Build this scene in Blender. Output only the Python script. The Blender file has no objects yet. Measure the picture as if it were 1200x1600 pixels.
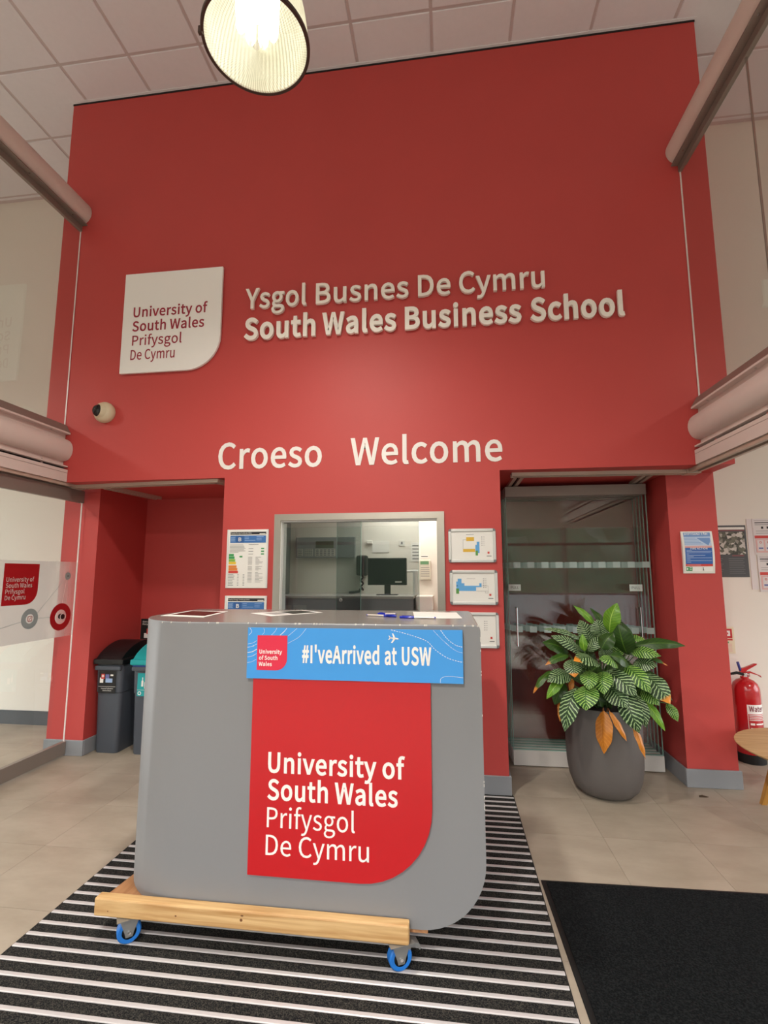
import bpy, bmesh, math, random
from math import pi, sin, cos, radians
from mathutils import Vector, Matrix
random.seed(7)
S = bpy.context.scene
COL = S.collection

# ---------------------------------------------------------------- camera
cam_d = bpy.data.cameras.new('camera'); cam = bpy.data.objects.new('camera', cam_d); COL.objects.link(cam)
cam_d.sensor_fit = 'HORIZONTAL'; cam_d.sensor_width = 36.0; cam_d.lens = 765.652 / 1200 * 36.0
cam_d.clip_start = 0.05; cam_d.clip_end = 500
CAM_H = 1.4149
_p, _y, _r = 0.125836, 0.12979, -0.001341
_f = Vector((-sin(_y)*cos(_p), cos(_y)*cos(_p), sin(_p)))
_ri = Vector((cos(_y), sin(_y), 0)); _u = _ri.cross(_f)
_r2 = cos(_r)*_ri + sin(_r)*_u; _u2 = -sin(_r)*_ri + cos(_r)*_u
cam.matrix_world = Matrix(((_r2.x, _u2.x, -_f.x, 0), (_r2.y, _u2.y, -_f.y, 0), (_r2.z, _u2.z, -_f.z, CAM_H), (0, 0, 0, 1)))
S.camera = cam

# ---------------------------------------------------------------- view, sky
S.view_settings.view_transform = 'Standard'; S.view_settings.look = 'None'
S.view_settings.gamma = 1.0; S.view_settings.use_curve_mapping = False
S.view_settings.exposure = 0.0
S.cycles.transparent_max_bounces = 24
S.cycles.max_bounces = 10; S.cycles.diffuse_bounces = 6; S.cycles.glossy_bounces = 5
S.cycles.sample_clamp_indirect = 6.0
W = bpy.data.worlds.new('overcast_sky'); S.world = W; W.use_nodes = True
bg = W.node_tree.nodes['Background']; bg.inputs[0].default_value = (0.93, 0.95, 0.97, 1); bg.inputs[1].default_value = 6.5

def area(name, loc, rot, sx, sy, power, color, portal=False, spread=180):
    d = bpy.data.lights.new(name, 'AREA'); d.shape = 'RECTANGLE'; d.size = sx; d.size_y = sy
    d.energy = power; d.color = color; d.spread = radians(spread)
    if portal: d.cycles.is_portal = True
    o = bpy.data.objects.new(name, d); o.location = loc; o.rotation_euler = rot; COL.objects.link(o); return o

# world layout (metres): camera at the origin, red wall front at y = D
D, DP, YB = 3.438, 3.719, 4.40          # upper red wall, pillar fronts, white back wall
HC, ZS = 5.5125, 2.134                  # ceiling, soffit of the red bulkhead
XL, XR = -3.190, 1.886                  # red block ends
XGL, XGR = -3.02, 1.70                  # glazing planes left / right
RX0, RX1, FY = -6.6, 5.2, -4.0          # room sides, front facade

# portals in the glazed facade behind the camera
area('facade_portal', (-0.7, FY - 0.02, 1.25), (radians(90), 0, 0), 11.4, 2.4, 1, (1, 1, 1), portal=True)
SW0, SW1, SWH = 1.4, 4.1, 2.4           # unseen side openings, added to brighten the white back wall
area('left_portal', (RX0 - 0.02, (SW0+SW1)/2, SWH/2), (radians(90), 0, radians(-90)), SW1-SW0, SWH, 1, (1, 1, 1), portal=True)
area('right_portal', (RX1 + 0.02, (SW0+SW1)/2, SWH/2), (radians(90), 0, radians(90)), SW1-SW0, SWH, 1, (1, 1, 1), portal=True)

# ---------------------------------------------------------------- colour / materials
def lin(c):
    if isinstance(c, str):
        c = [int(c[i:i+2], 16) / 255 for i in (0, 2, 4)]
    return tuple(((x / 12.92) if x <= 0.04045 else ((x + 0.055) / 1.055) ** 2.4) for x in c) + (1.0,)
MATS = {}
def mat(name, col, rough=0.5, metal=0.0, spec=0.5, var=0.0, vscale=8, bump=0.0, bscale=200, coat=0.0):
    if name in MATS: return MATS[name]
    m = bpy.data.materials.new(name); m.use_nodes = True; MATS[name] = m
    nt = m.node_tree; b = nt.nodes['Principled BSDF']
    c = lin(col); b.inputs['Base Color'].default_value = c
    b.inputs['Roughness'].default_value = rough; b.inputs['Metallic'].default_value = metal
    b.inputs['Specular IOR Level'].default_value = spec
    b.inputs['Coat Weight'].default_value = coat
    tc = nt.nodes.new('ShaderNodeTexCoord')
    if var > 0:
        n = nt.nodes.new('ShaderNodeTexNoise'); n.inputs['Scale'].default_value = vscale; n.inputs['Detail'].default_value = 6
        nt.links.new(tc.outputs['Object'], n.inputs['Vector'])
        mx = nt.nodes.new('ShaderNodeMix'); mx.data_type = 'RGBA'
        mx.inputs[6].default_value = tuple(max(0, x*(1-var)) for x in c[:3]) + (1,)
        mx.inputs[7].default_value = tuple(min(1, x*(1+var)) for x in c[:3]) + (1,)
        nt.links.new(n.outputs['Fac'], mx.inputs[0]); nt.links.new(mx.outputs[2], b.inputs['Base Color'])
    if bump > 0:
        n2 = nt.nodes.new('ShaderNodeTexNoise'); n2.inputs['Scale'].default_value = bscale
        nt.links.new(tc.outputs['Object'], n2.inputs['Vector'])
        bp = nt.nodes.new('ShaderNodeBump'); bp.inputs['Strength'].default_value = bump; bp.inputs['Distance'].default_value = 0.002
        nt.links.new(n2.outputs['Fac'], bp.inputs['Height']); nt.links.new(bp.outputs[0], b.inputs['Normal'])
    return m
def glass(name, tint=(0.93, 0.97, 0.95), refl=1.0, rough=0.0):
    m = bpy.data.materials.new(name); m.use_nodes = True; MATS[name] = m
    nt = m.node_tree; nt.nodes.clear()
    out = nt.nodes.new('ShaderNodeOutputMaterial'); mx = nt.nodes.new('ShaderNodeMixShader')
    tr = nt.nodes.new('ShaderNodeBsdfTransparent'); tr.inputs[0].default_value = tint + (1,)
    gl = nt.nodes.new('ShaderNodeBsdfGlossy'); gl.inputs['Roughness'].default_value = rough
    gl.inputs['Color'].default_value = (refl, refl, refl, 1)
    fr = nt.nodes.new('ShaderNodeFresnel'); fr.inputs['IOR'].default_value = 1.5
    ge = nt.nodes.new('ShaderNodeNewGeometry'); fb = nt.nodes.new('ShaderNodeMath'); fb.operation = 'SUBTRACT'; fb.inputs[0].default_value = 1.0; nt.links.new(ge.outputs['Backfacing'], fb.inputs[1])
    k1 = nt.nodes.new('ShaderNodeMath'); k1.operation = 'MULTIPLY'; k1.use_clamp = True; nt.links.new(fr.outputs[0], k1.inputs[0]); nt.links.new(fb.outputs[0], k1.inputs[1])
    k2 = nt.nodes.new('ShaderNodeMath'); k2.operation = 'MULTIPLY'; k2.use_clamp = True; k2.inputs[1].default_value = 1.5; nt.links.new(k1.outputs[0], k2.inputs[0])
    nt.links.new(k2.outputs[0], mx.inputs[0]); nt.links.new(tr.outputs[0], mx.inputs[1]); nt.links.new(gl.outputs[0], mx.inputs[2])
    nt.links.new(mx.outputs[0], out.inputs[0]); return m

RED = mat('red_wall_paint', 'bc4340', 0.55, var=0.04, vscale=3, bump=0.15, bscale=90)
WHITE = mat('white_wall_paint', 'e6e1d8', 0.7, var=0.02, vscale=3, bump=0.1, bscale=90)
CEIL = mat('ceiling_tile_board', 'e0dfe3', 0.9, var=0.03, vscale=30, bump=0.3, bscale=300)
GRID = mat('ceiling_grid_metal', 'c4b9b9', 0.6)
DARK = mat('dark_gap', '0c0c0c', 0.9)
SKIRT = mat('grey_skirting_vinyl', '8b8e93', 0.45, var=0.05)
SKIRTD = mat('dark_grey_skirting_vinyl', '55585c', 0.45, var=0.05)
TAN = mat('floor_joint', '5d5446', 0.9)
STEEL = mat('brushed_steel', 'b9b4ab', 0.35, metal=0.85, var=0.08, vscale=5)
RAIL = mat('grey_brown_rail', '8a8078', 0.4, metal=0.3)
BEAM = mat('off_white_beam_coat', 'd6c8c1', 0.45, var=0.02)
TRACK = mat('beige_track_aluminium', 'bfae9f', 0.4, metal=0.2)
CHROME = mat('chrome', 'd8d8d8', 0.15, metal=1.0)
ALU = mat('satin_aluminium', 'dadad8', 0.35, metal=0.55)
ALUP = mat('pale_aluminium', 'dcdcda', 0.45, metal=0.1)
WPLAS = mat('white_plastic', 'e6e4de', 0.4)
BLACK = mat('black_plastic', '17181a', 0.4)
BLACKM = mat('black_matt', '101011', 0.8)
SIGNW = mat('sign_white', 'f3f1ee', 0.4)
PAPER = mat('paper_white', 'ebe9e4', 0.6, bump=0.3, bscale=25)
INK = mat('ink_grey', '77777a', 0.7)
INKD = mat('ink_dark', '2b2c30', 0.7)
SIGNR = mat('sign_red', 'c0141d', 0.35)
SIGNRD = mat('logo_red', 'a31219', 0.45)
BLUE = mat('banner_blue', '3f9ae6', 0.4)
MAGR = mat('banner_logo_crimson', 'dd2648', 0.4)
PBLUE = mat('print_blue', '3a6fb0', 0.5); PLBL = mat('print_light_blue', '9db9e0', 0.5)
PGRN = mat('print_green', '3f9a5a', 0.5); PYEL = mat('print_yellow', 'e8c33a', 0.5); PORG = mat('print_orange', 'e08538', 0.5)
PRED = mat('print_red', 'cc4038', 0.5); PLIM = mat('print_lime', '8ab84a', 0.5); PPNK = mat('print_pink', 'dfb3b0', 0.5)
DESK = mat('grey_desk_laminate', '838487', 0.5, var=0.02, vscale=4)
DESKT = mat('grey_desk_top', '7d7874', 0.22, var=0.05, vscale=7)  # same laminate, glossier; warm reflected tone is put into its colour
BIN = mat('bin_grey_plastic', '4b515b', 0.45, bump=0.1); TEAL = mat('teal_plastic', '1aa3a8', 0.35)
GEDGE = mat('glass_edge_green', '7fa39a', 0.2); GEDGEW = mat('glass_edge_white', 'e6e2e0', 0.25)
MARK = mat('frosted_marker', 'a4b7b5', 0.6)
GLASS = glass('clear_glass', (0.95, 0.97, 0.96))
GLASSD = glass('hatch_glass', (0.72, 0.75, 0.75))
GLASSP = glass('panel_glass', (0.945, 0.96, 0.955), 0.8)

def wood(name, c0, c1, axis='X', scale=3.0):
    m = bpy.data.materials.new(name); m.use_nodes = True; MATS[name] = m
    nt = m.node_tree; b = nt.nodes['Principled BSDF']; b.inputs['Roughness'].default_value = 0.5
    tc = nt.nodes.new('ShaderNodeTexCoord'); mp = nt.nodes.new('ShaderNodeMapping')
    sc = {'X': (1.2, 22, 22), 'Y': (22, 1.2, 22), 'Z': (22, 22, 1.2)}[axis]; mp.inputs['Scale'].default_value = sc
    n = nt.nodes.new('ShaderNodeTexNoise'); n.inputs['Scale'].default_value = scale; n.inputs['Detail'].default_value = 8; n.inputs['Distortion'].default_value = 0.6
    r = nt.nodes.new('ShaderNodeValToRGB'); r.color_ramp.elements[0].position = 0.35; r.color_ramp.elements[1].position = 0.68
    r.color_ramp.elements[0].color = lin(c0); r.color_ramp.elements[1].color = lin(c1)
    nt.links.new(tc.outputs['Object'], mp.inputs[0]); nt.links.new(mp.outputs[0], n.inputs['Vector'])
    nt.links.new(n.outputs['Fac'], r.inputs[0]); nt.links.new(r.outputs[0], b.inputs['Base Color']); return m
PINE = wood('pine_timber', 'b58a56', 'd8b581', 'X', 2.2)
PLY = wood('birch_ply', '9a6a45', 'b98a60', 'Y', 2.0)
OAK = wood('oak_veneer', 'a98355', 'c5a173', 'X', 2.0)
OAKL = wood('oak_leg', 'a5742f', 'c08c42', 'Z', 2.0)

def floor_material():
    m = bpy.data.materials.new('stone_effect_vinyl'); m.use_nodes = True; nt = m.node_tree; b = nt.nodes['Principled BSDF']
    b.inputs['Roughness'].default_value = 0.42
    g = nt.nodes.new('ShaderNodeNewGeometry'); oi = nt.nodes.new('ShaderNodeObjectInfo')
    mp = nt.nodes.new('ShaderNodeMapping'); mp.inputs['Scale'].default_value = (1.0, 2.2, 1)
    nt.links.new(g.outputs['Position'], mp.inputs[0])
    n = nt.nodes.new('ShaderNodeTexNoise'); n.noise_dimensions = '4D'; n.inputs['Scale'].default_value = 2.6; n.inputs['Detail'].default_value = 9; n.inputs['Roughness'].default_value = 0.62
    mu = nt.nodes.new('ShaderNodeMath'); mu.operation = 'MULTIPLY'; mu.inputs[1].default_value = 1.2
    nt.links.new(oi.outputs['Random'], mu.inputs[0]); nt.links.new(mu.outputs[0], n.inputs['W']); nt.links.new(mp.outputs[0], n.inputs['Vector'])
    r = nt.nodes.new('ShaderNodeValToRGB'); r.color_ramp.elements[0].position = 0.3; r.color_ramp.elements[1].position = 0.7
    r.color_ramp.elements[0].color = lin('968b7b'); r.color_ramp.elements[1].color = lin('ada293')
    nt.links.new(n.outputs['Fac'], r.inputs[0]); nt.links.new(r.outputs[0], b.inputs['Base Color'])
    return m
FLOOR = floor_material()
def carpet(name, c0, c1, sc=420):
    m = bpy.data.materials.new(name); m.use_nodes = True; nt = m.node_tree; b = nt.nodes['Principled BSDF']
    b.inputs['Roughness'].default_value = 0.95; b.inputs['Specular IOR Level'].default_value = 0.1
    tc = nt.nodes.new('ShaderNodeNewGeometry'); n = nt.nodes.new('ShaderNodeTexNoise'); n.inputs['Scale'].default_value = sc; n.inputs['Detail'].default_value = 3
    nt.links.new(tc.outputs['Position'], n.inputs['Vector'])
    r = nt.nodes.new('ShaderNodeValToRGB'); r.color_ramp.elements[0].position = 0.42; r.color_ramp.elements[1].position = 0.7
    r.color_ramp.elements[0].color = lin(c0); r.color_ramp.elements[1].color = lin(c1)
    nt.links.new(n.outputs['Fac'], r.inputs[0]); nt.links.new(r.outputs[0], b.inputs['Base Color'])
    bp = nt.nodes.new('ShaderNodeBump'); bp.inputs['Strength'].default_value = 0.8; bp.inputs['Distance'].default_value = 0.004
    nt.links.new(n.outputs['Fac'], bp.inputs['Height']); nt.links.new(bp.outputs[0], b.inputs['Normal']); return m
CARPET = carpet('mat_carpet_strip', '17171a', '4c4a44', 260)
RUG = carpet('black_rug_pile', '0c0e10', '222425', 170)

# ---------------------------------------------------------------- mesh builder
class MB:
    def __init__(s): s.v = []; s.f = []; s.m = []; s.mats = []; s.uv = None
    def mi(s, m):
        if m not in s.mats: s.mats.append(m)
        return s.mats.index(m)
    def add(s, vs, fs, m):
        o = len(s.v); k = s.mi(m); s.v += [tuple(v) for v in vs]
        for f in fs: s.f.append(tuple(o + i for i in f)); s.m.append(k)
        return s
    def box(s, x0, x1, y0, y1, z0, z1, m):
        vs = [(x, y, z) for z in (z0, z1) for y in (y0, y1) for x in (x0, x1)]
        return s.add(vs, [(0, 2, 3, 1), (4, 5, 7, 6), (0, 1, 5, 4), (2, 6, 7, 3), (0, 4, 6, 2), (1, 3, 7, 5)], m)
    def bbox(s, x0, x1, y0, y1, z0, z1, m, b=0.004, seg=2):
        bm = bmesh.new(); bmesh.ops.create_cube(bm, size=1)
        for v in bm.verts: v.co = Vector(((x0+x1)/2 + v.co.x*(x1-x0), (y0+y1)/2 + v.co.y*(y1-y0), (z0+z1)/2 + v.co.z*(z1-z0)))
        bmesh.ops.bevel(bm, geom=bm.edges[:], offset=b, segments=seg, affect='EDGES', profile=0.5)
        return s.bm(bm, m)
    def bm(s, bm, m):
        bm.verts.index_update(); s.add([v.co for v in bm.verts], [[v.index for v in f.verts] for f in bm.faces], m); bm.free(); return s
    def prism(s, pts, axis, a, b, m, cap=True):
        # pts 2D polygon; axis 'Y': pts=(x,z) ; 'X': pts=(y,z) ; 'Z': pts=(x,y)
        def P(p, t): return {'Y': (p[0], t, p[1]), 'X': (t, p[0], p[1]), 'Z': (p[0], p[1], t)}[axis]
        n = len(pts); vs = [P(p, a) for p in pts] + [P(p, b) for p in pts]
        fs = [(i, (i+1) % n, n + (i+1) % n, n + i) for i in range(n)]
        if cap: fs += [tuple(range(n))[::-1], tuple(range(n, 2*n))]
        return s.add(vs, fs, m)
    def lathe(s, prof, c, m, n=32, axis='Z', ang=2*pi):
        # prof list of (r, h)
        vs = []; k = len(prof)
        for i in range(n):
            a = 2*pi*i/n
            for r, h in prof:
                d = {'Z': (r*cos(a), r*sin(a), h), 'Y': (r*cos(a), h, r*sin(a)), 'X': (h, r*cos(a), r*sin(a))}[axis]
                vs.append((c[0]+d[0], c[1]+d[1], c[2]+d[2]))
        fs = [(i*k+j, ((i+1) % n)*k+j, ((i+1) % n)*k+j+1, i*k+j+1) for i in range(n) for j in range(k-1)]
        return s.add(vs, fs, m)
    def tube(s, path, r, m, n=8, cap=True):
        path = [Vector(p) for p in path]; rs = r if isinstance(r, (list, tuple)) else [r]*len(path)
        vs = []; up = Vector((0, 0, 1)); last = None
        for i, p in enumerate(path):
            t = (path[min(i+1, len(path)-1)] - path[max(i-1, 0)]).normalized()
            if last is None:
                a = t.cross(up if abs(t.z) < 0.9 else Vector((1, 0, 0))).normalized()
            else: a = (last - t*last.dot(t)).normalized()
            last = a; b = t.cross(a)
            for k in range(n):
                th = 2*pi*k/n; vs.append(p + rs[i]*(cos(th)*a + sin(th)*b))
        L = len(path); fs = [(i*n+k, i*n+(k+1) % n, (i+1)*n+(k+1) % n, (i+1)*n+k) for i in range(L-1) for k in range(n)]
        if cap: fs += [tuple(range(n))[::-1], tuple(range((L-1)*n, L*n))]
        return s.add(vs, fs, m)
    def qy(s, y, x0, z0, x1, z1, m):
        s.nq = getattr(s, 'nq', 0) + 1; y -= .00002*s.nq
        return s.add([(x0, y, z0), (x1, y, z0), (x1, y, z1), (x0, y, z1)], [(0, 1, 2, 3)], m)
    def build(s, name, parent=None, smooth=False, kind=None, angle=35):
        o0 = Vector((0, 0, 0))
        if parent is not None:
            p = parent
            while p is not None: o0 = o0 + Vector(p.location); p = p.parent
        me = bpy.data.meshes.new(name)
        me.from_pydata([tuple(Vector(v) - o0) for v in s.v], [], s.f)
        for m in s.mats: me.materials.append(m)
        me.polygons.foreach_set('material_index', s.m)
        bm = bmesh.new(); bm.from_mesh(me); bmesh.ops.remove_doubles(bm, verts=bm.verts, dist=1e-6) if smooth else None
        if smooth or len(s.f) > 5: bmesh.ops.recalc_face_normals(bm, faces=bm.faces)
        bm.to_mesh(me); bm.free()
        if smooth:
            me.polygons.foreach_set('use_smooth', [True]*len(me.polygons))
            me.set_sharp_from_angle(angle=radians(angle))
        o = bpy.data.objects.new(name, me); COL.objects.link(o)
        if parent is not None: o.parent = parent
        if kind: o['kind'] = kind
        return o
def thing(name, loc, label, cat=None, group=None, kind=None):
    o = bpy.data.objects.new(name, None); o.location = loc; o.empty_display_size = 0.05; COL.objects.link(o)
    return tag(o, label, cat, group, kind)
def tag(o, label=None, cat=None, group=None, kind=None):
    if label: o['label'] = label
    if cat: o['category'] = cat
    if group: o['group'] = group
    if kind: o['kind'] = kind
    return o
def B(name, x0, x1, y0, y1, z0, z1, m, parent=None, bev=0):
    b = MB(); b.bbox(x0, x1, y0, y1, z0, z1, m, bev) if bev else b.box(x0, x1, y0, y1, z0, z1, m)
    return b.build(name, parent)

# ---------------------------------------------------------------- text
GLYPHS = {'#':(486,['88 0 140 0 165 200 294 200 270 0 323 0 347 200 438 200 438 256 354 256 372 401 457 401 457 456 378 456 401 636 348 636 326 456 195 456 218 636 166 636 144 456 54 456 54 401 137 401 119 256 35 256 35 200 112 200','171 256 189 401 320 401 301 256']),"'":(243,['96 423 146 423 161 586 163 675 79 675 81 586']),'(':(296,['209 -172 258 -150 196 -18 159 124 147 272 159 419 196 561 258 693 209 716 140 581 96 434 81 272 96 110 140 -37']),')':(296,['87 -172 156 -37 200 110 215 272 200 434 156 581 87 716 37 693 99 561 137 419 150 272 137 124 99 -18 37 -150']),'1':(486,['77 0 429 0 429 67 300 67 300 642 239 642 106 596 106 545 221 545 221 67 77 67']),'A':(532,['4 0 85 0 147 196 382 196 443 0 529 0 311 642 221 642','167 260 199 359 263 576 266 576 331 359 362 260']),'B':(575,['88 0 292 0 391 12 468 47 518 106 536 188 519 264 473 315 405 341 405 346 456 376 488 425 499 485 483 557 437 606 367 633 278 642 88 642','169 369 169 578 268 578 352 568 402 535 419 474 404 418 354 382 264 369','169 65 169 306 281 306 377 294 436 256 456 191 435 120 375 78 281 65']),'C':(558,['330 -11 407 -1 472 31 527 81 482 132 439 93 390 68 334 60 251 78 188 131 148 214 134 323 149 431 190 513 254 564 336 582 387 574 430 553 467 522 511 574 467 613 407 642 335 653 222 630 132 564 72 460 51 320 72 181 130 76 219 11']),'D':(602,['88 0 252 0 380 22 474 85 531 187 551 323 531 459 473 559 379 621 249 642 88 642','169 67 169 576 242 576 341 559 411 511 453 431 467 323 453 215 411 134 341 84 242 67']),'E':(516,['88 0 467 0 467 69 169 69 169 303 412 303 412 372 169 372 169 573 458 573 458 642 88 642']),'F':(483,['88 0 169 0 169 288 414 288 414 356 169 356 169 573 458 573 458 642 88 642']),'G':(603,['341 -11 421 -2 488 25 538 63 538 333 327 333 327 265 464 265 464 97 433 77 393 64 348 60 257 78 190 131 148 214 134 323 149 431 192 513 259 564 348 582 405 574 450 552 486 522 530 574 485 612 424 641 345 653 227 630 134 564 73 460 51 320 72 181 132 76 224 11']),'H':(637,['88 0 169 0 169 303 468 303 468 0 550 0 550 642 468 642 468 373 169 373 169 642 88 642']),'I':(256,['88 0 169 0 169 642 88 642']),'L':(475,['88 0 450 0 450 69 169 69 169 642 88 642']),'N':(633,['88 0 165 0 165 337 155 537 158 537 228 405 461 0 544 0 544 642 467 642 467 308 479 105 474 105 405 237 171 642 88 642']),'O':(650,['325 -11 436 12 522 79 579 184 599 323 579 461 522 565 436 630 325 653 214 630 127 565 71 461 51 323 71 184 127 79 214 12','325 60 246 78 186 131 147 214 134 323 147 431 186 513 246 564 325 582 403 564 463 513 502 431 516 323 502 214 463 131 403 78']),'P':(554,['88 0 169 0 169 256 275 256 371 267 446 304 494 365 511 453 494 542 445 600 369 632 271 642 88 642','169 321 169 576 261 576 335 570 388 550 420 512 431 453 413 378 358 335 264 321']),'R':(556,['169 337 169 576 277 576 362 565 414 529 432 462 414 392 362 351 277 337','440 0 531 0 369 281 444 315 495 375 513 462 496 546 450 602 379 632 289 642 88 642 88 0 169 0 169 272 284 272']),'S':(522,['266 -11 357 3 425 42 469 99 484 171 466 250 419 305 352 342 261 382 211 405 171 438 154 489 169 539 211 571 274 582 330 575 378 554 420 523 462 574 410 615 347 643 274 653 193 640 129 605 87 551 72 483 92 405 142 352 202 319 294 278 349 251 387 217 402 164 386 109 340 73 267 60 202 69 141 97 90 139 42 83 104 33 180 0']),'T':(524,['221 0 303 0 303 573 497 573 497 642 27 642 27 573 221 573']),'U':(631,['316 -11 407 3 480 49 529 134 546 264 546 642 468 642 468 263 456 166 424 103 376 70 316 60 257 70 210 103 178 166 166 263 166 642 86 642 86 264 103 134 152 49 225 3']),'W':(769,['158 0 255 0 350 387 383 533 386 533 418 387 515 0 613 0 745 642 668 642 599 292 564 84 558 84 513 292 424 642 349 642 261 292 215 84 212 84 173 292 106 642 23 642']),'Y':(465,['192 0 272 0 272 249 466 642 382 642 299 460 235 320 231 320 168 460 85 642 -1 642 192 249']),'a':(493,['190 -11 247 -2 299 22 348 57 350 57 357 0 423 0 423 292 413 373 384 434 333 474 258 488 185 478 122 454 72 425 102 370 144 395 192 414 245 421 305 404 335 359 343 301 212 278 122 242 69 192 52 123 70 50 119 5','213 53 170 61 140 85 129 129 149 183 216 222 343 248 343 116 299 81 256 60']),'c':(446,['268 -11 324 -4 376 16 422 48 387 102 354 78 317 62 275 55 198 78 146 141 128 237 147 333 200 397 277 420 312 415 344 401 372 379 412 432 375 459 330 480 274 488 187 471 114 422 64 343 46 237 63 132 109 54 180 5']),'d':(543,['242 -11 297 -2 346 22 387 56 390 56 397 0 462 0 462 697 382 697 382 514 386 432 345 462 302 481 252 488 174 470 109 420 63 341 46 237 60 132 100 54 162 5','260 56 189 78 144 140 129 238 147 334 197 397 266 420 305 415 343 399 382 370 382 121 342 85 302 63']),'e':(485,['273 -11 333 -5 384 12 429 37 401 90 364 70 325 57 282 53 202 73 147 131 124 219 445 219 448 264 436 356 399 427 339 472 258 488 179 470 111 420 63 342 46 237 63 132 112 54 184 5','123 276 148 356 197 406 260 424 324 407 364 357 378 276']),'f':(284,['29 411 94 411 94 0 173 0 173 411 274 411 274 475 173 475 173 551 181 602 203 634 241 644 294 631 312 693 232 708 154 689 109 635 94 551 94 475 29 471']),'g':(494,['241 -219 340 -206 416 -170 465 -117 481 -54 463 10 408 47 316 59 222 59 172 65 147 84 139 110 143 133 154 152 170 167 240 151 329 171 391 228 414 316 409 355 396 388 376 414 473 414 473 475 307 475 240 488 172 476 115 442 76 388 62 318 71 265 94 221 124 190 124 186 99 165 80 135 72 98 77 64 93 39 115 20 115 16 77 -15 53 -52 45 -92 70 -161 139 -204','240 205 190 219 153 258 139 318 153 378 189 416 240 429 291 416 328 378 341 318 327 258 291 219','252 -164 178 -153 131 -125 115 -81 120 -53 135 -26 163 0 224 -7 306 -7 359 -13 392 -32 403 -67 384 -114 332 -150']),'h':(531,['81 0 161 0 161 345 205 385 246 409 291 418 342 404 371 363 381 291 381 0 460 0 460 301 452 381 425 440 380 475 315 488 255 477 203 448 158 408 161 506 161 697 81 697']),'i':(241,['81 0 161 0 161 475 81 475','121 573 149 580 167 599 174 627 167 654 149 672 121 678 93 672 75 654 68 627 75 599 93 580']),'l':(249,['165 -11 211 -4 200 57 183 55 172 59 164 70 161 89 161 697 81 697 81 95 89 37 116 1']),'m':(811,['81 0 161 0 161 345 203 386 243 410 280 418 330 404 359 363 369 291 369 0 448 0 448 345 491 386 531 410 568 418 618 404 647 363 657 291 657 0 736 0 736 301 727 381 701 440 656 475 593 488 537 476 485 444 435 397 409 445 366 476 304 488 249 477 200 447 156 406 154 406 146 475 81 475']),'n':(534,['81 0 161 0 161 345 205 385 246 409 291 418 342 404 371 363 381 291 381 0 460 0 460 301 452 381 425 440 380 475 315 488 255 477 203 447 156 406 154 406 146 475 81 475']),'o':(530,['265 -11 349 5 419 54 467 132 485 237 467 343 419 422 349 471 265 488 182 471 112 422 63 343 46 237 63 132 112 54 182 5','265 55 193 78 145 141 128 237 145 333 193 397 265 420 338 397 386 333 404 237 386 141 338 78']),'p':(543,['81 -200 161 -200 161 -39 158 44 202 14 246 -5 290 -11 368 6 434 56 479 136 496 245 484 345 448 421 388 470 307 488 253 478 202 454 156 420 154 420 146 475 81 475','277 56 242 61 203 76 161 105 161 355 205 391 247 413 287 420 360 398 401 337 413 244 395 143 347 79']),'r':(340,['81 0 161 0 161 305 197 370 239 405 280 416 327 408 341 477 291 488 240 475 194 441 156 389 154 389 146 475 81 475']),'s':(410,['205 -11 299 8 357 59 377 130 355 201 301 245 233 274 183 294 145 320 130 356 140 391 169 416 219 425 258 420 294 405 327 383 365 433 324 461 274 480 218 488 129 469 74 421 54 353 75 286 127 244 193 215 244 194 285 166 301 125 291 88 260 61 207 51 155 58 109 78 67 108 28 54 79 21 139 -3']),'t':(330,['229 -11 318 6 302 67 248 53 204 64 181 95 174 144 174 411 304 411 304 475 174 475 174 609 108 609 99 475 24 471 24 411 95 411 95 147 101 82 124 32 166 0']),'u':(531,['220 -11 279 -1 330 29 376 74 379 74 385 0 452 0 452 475 372 475 372 138 329 93 288 66 243 58 192 71 163 112 154 184 154 475 74 475 74 174 82 94 109 36 154 1']),'v':(456,['183 0 277 0 445 475 366 475 276 205 232 65 228 65 184 205 95 475 11 475']),'w':(702,['156 0 249 0 316 255 348 393 353 393 385 256 453 0 551 0 679 475 602 475 533 200 504 68 500 68 467 200 392 475 314 475 240 200 208 68 204 68 176 200 105 475 24 475']),'y':(456,['88 -205 169 -183 226 -124 266 -40 445 475 367 475 281 212 242 77 238 77 191 212 95 475 11 475 202 -1 192 -37 167 -89 132 -126 85 -139 48 -131 32 -195']),'Â':(532,['156 684 263 775 267 775 375 684 410 710 307 820 223 820 121 710','4 0 85 0 147 196 382 196 443 0 529 0 311 642 221 642','167 260 199 359 263 576 266 576 331 359 362 260'])}

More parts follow.
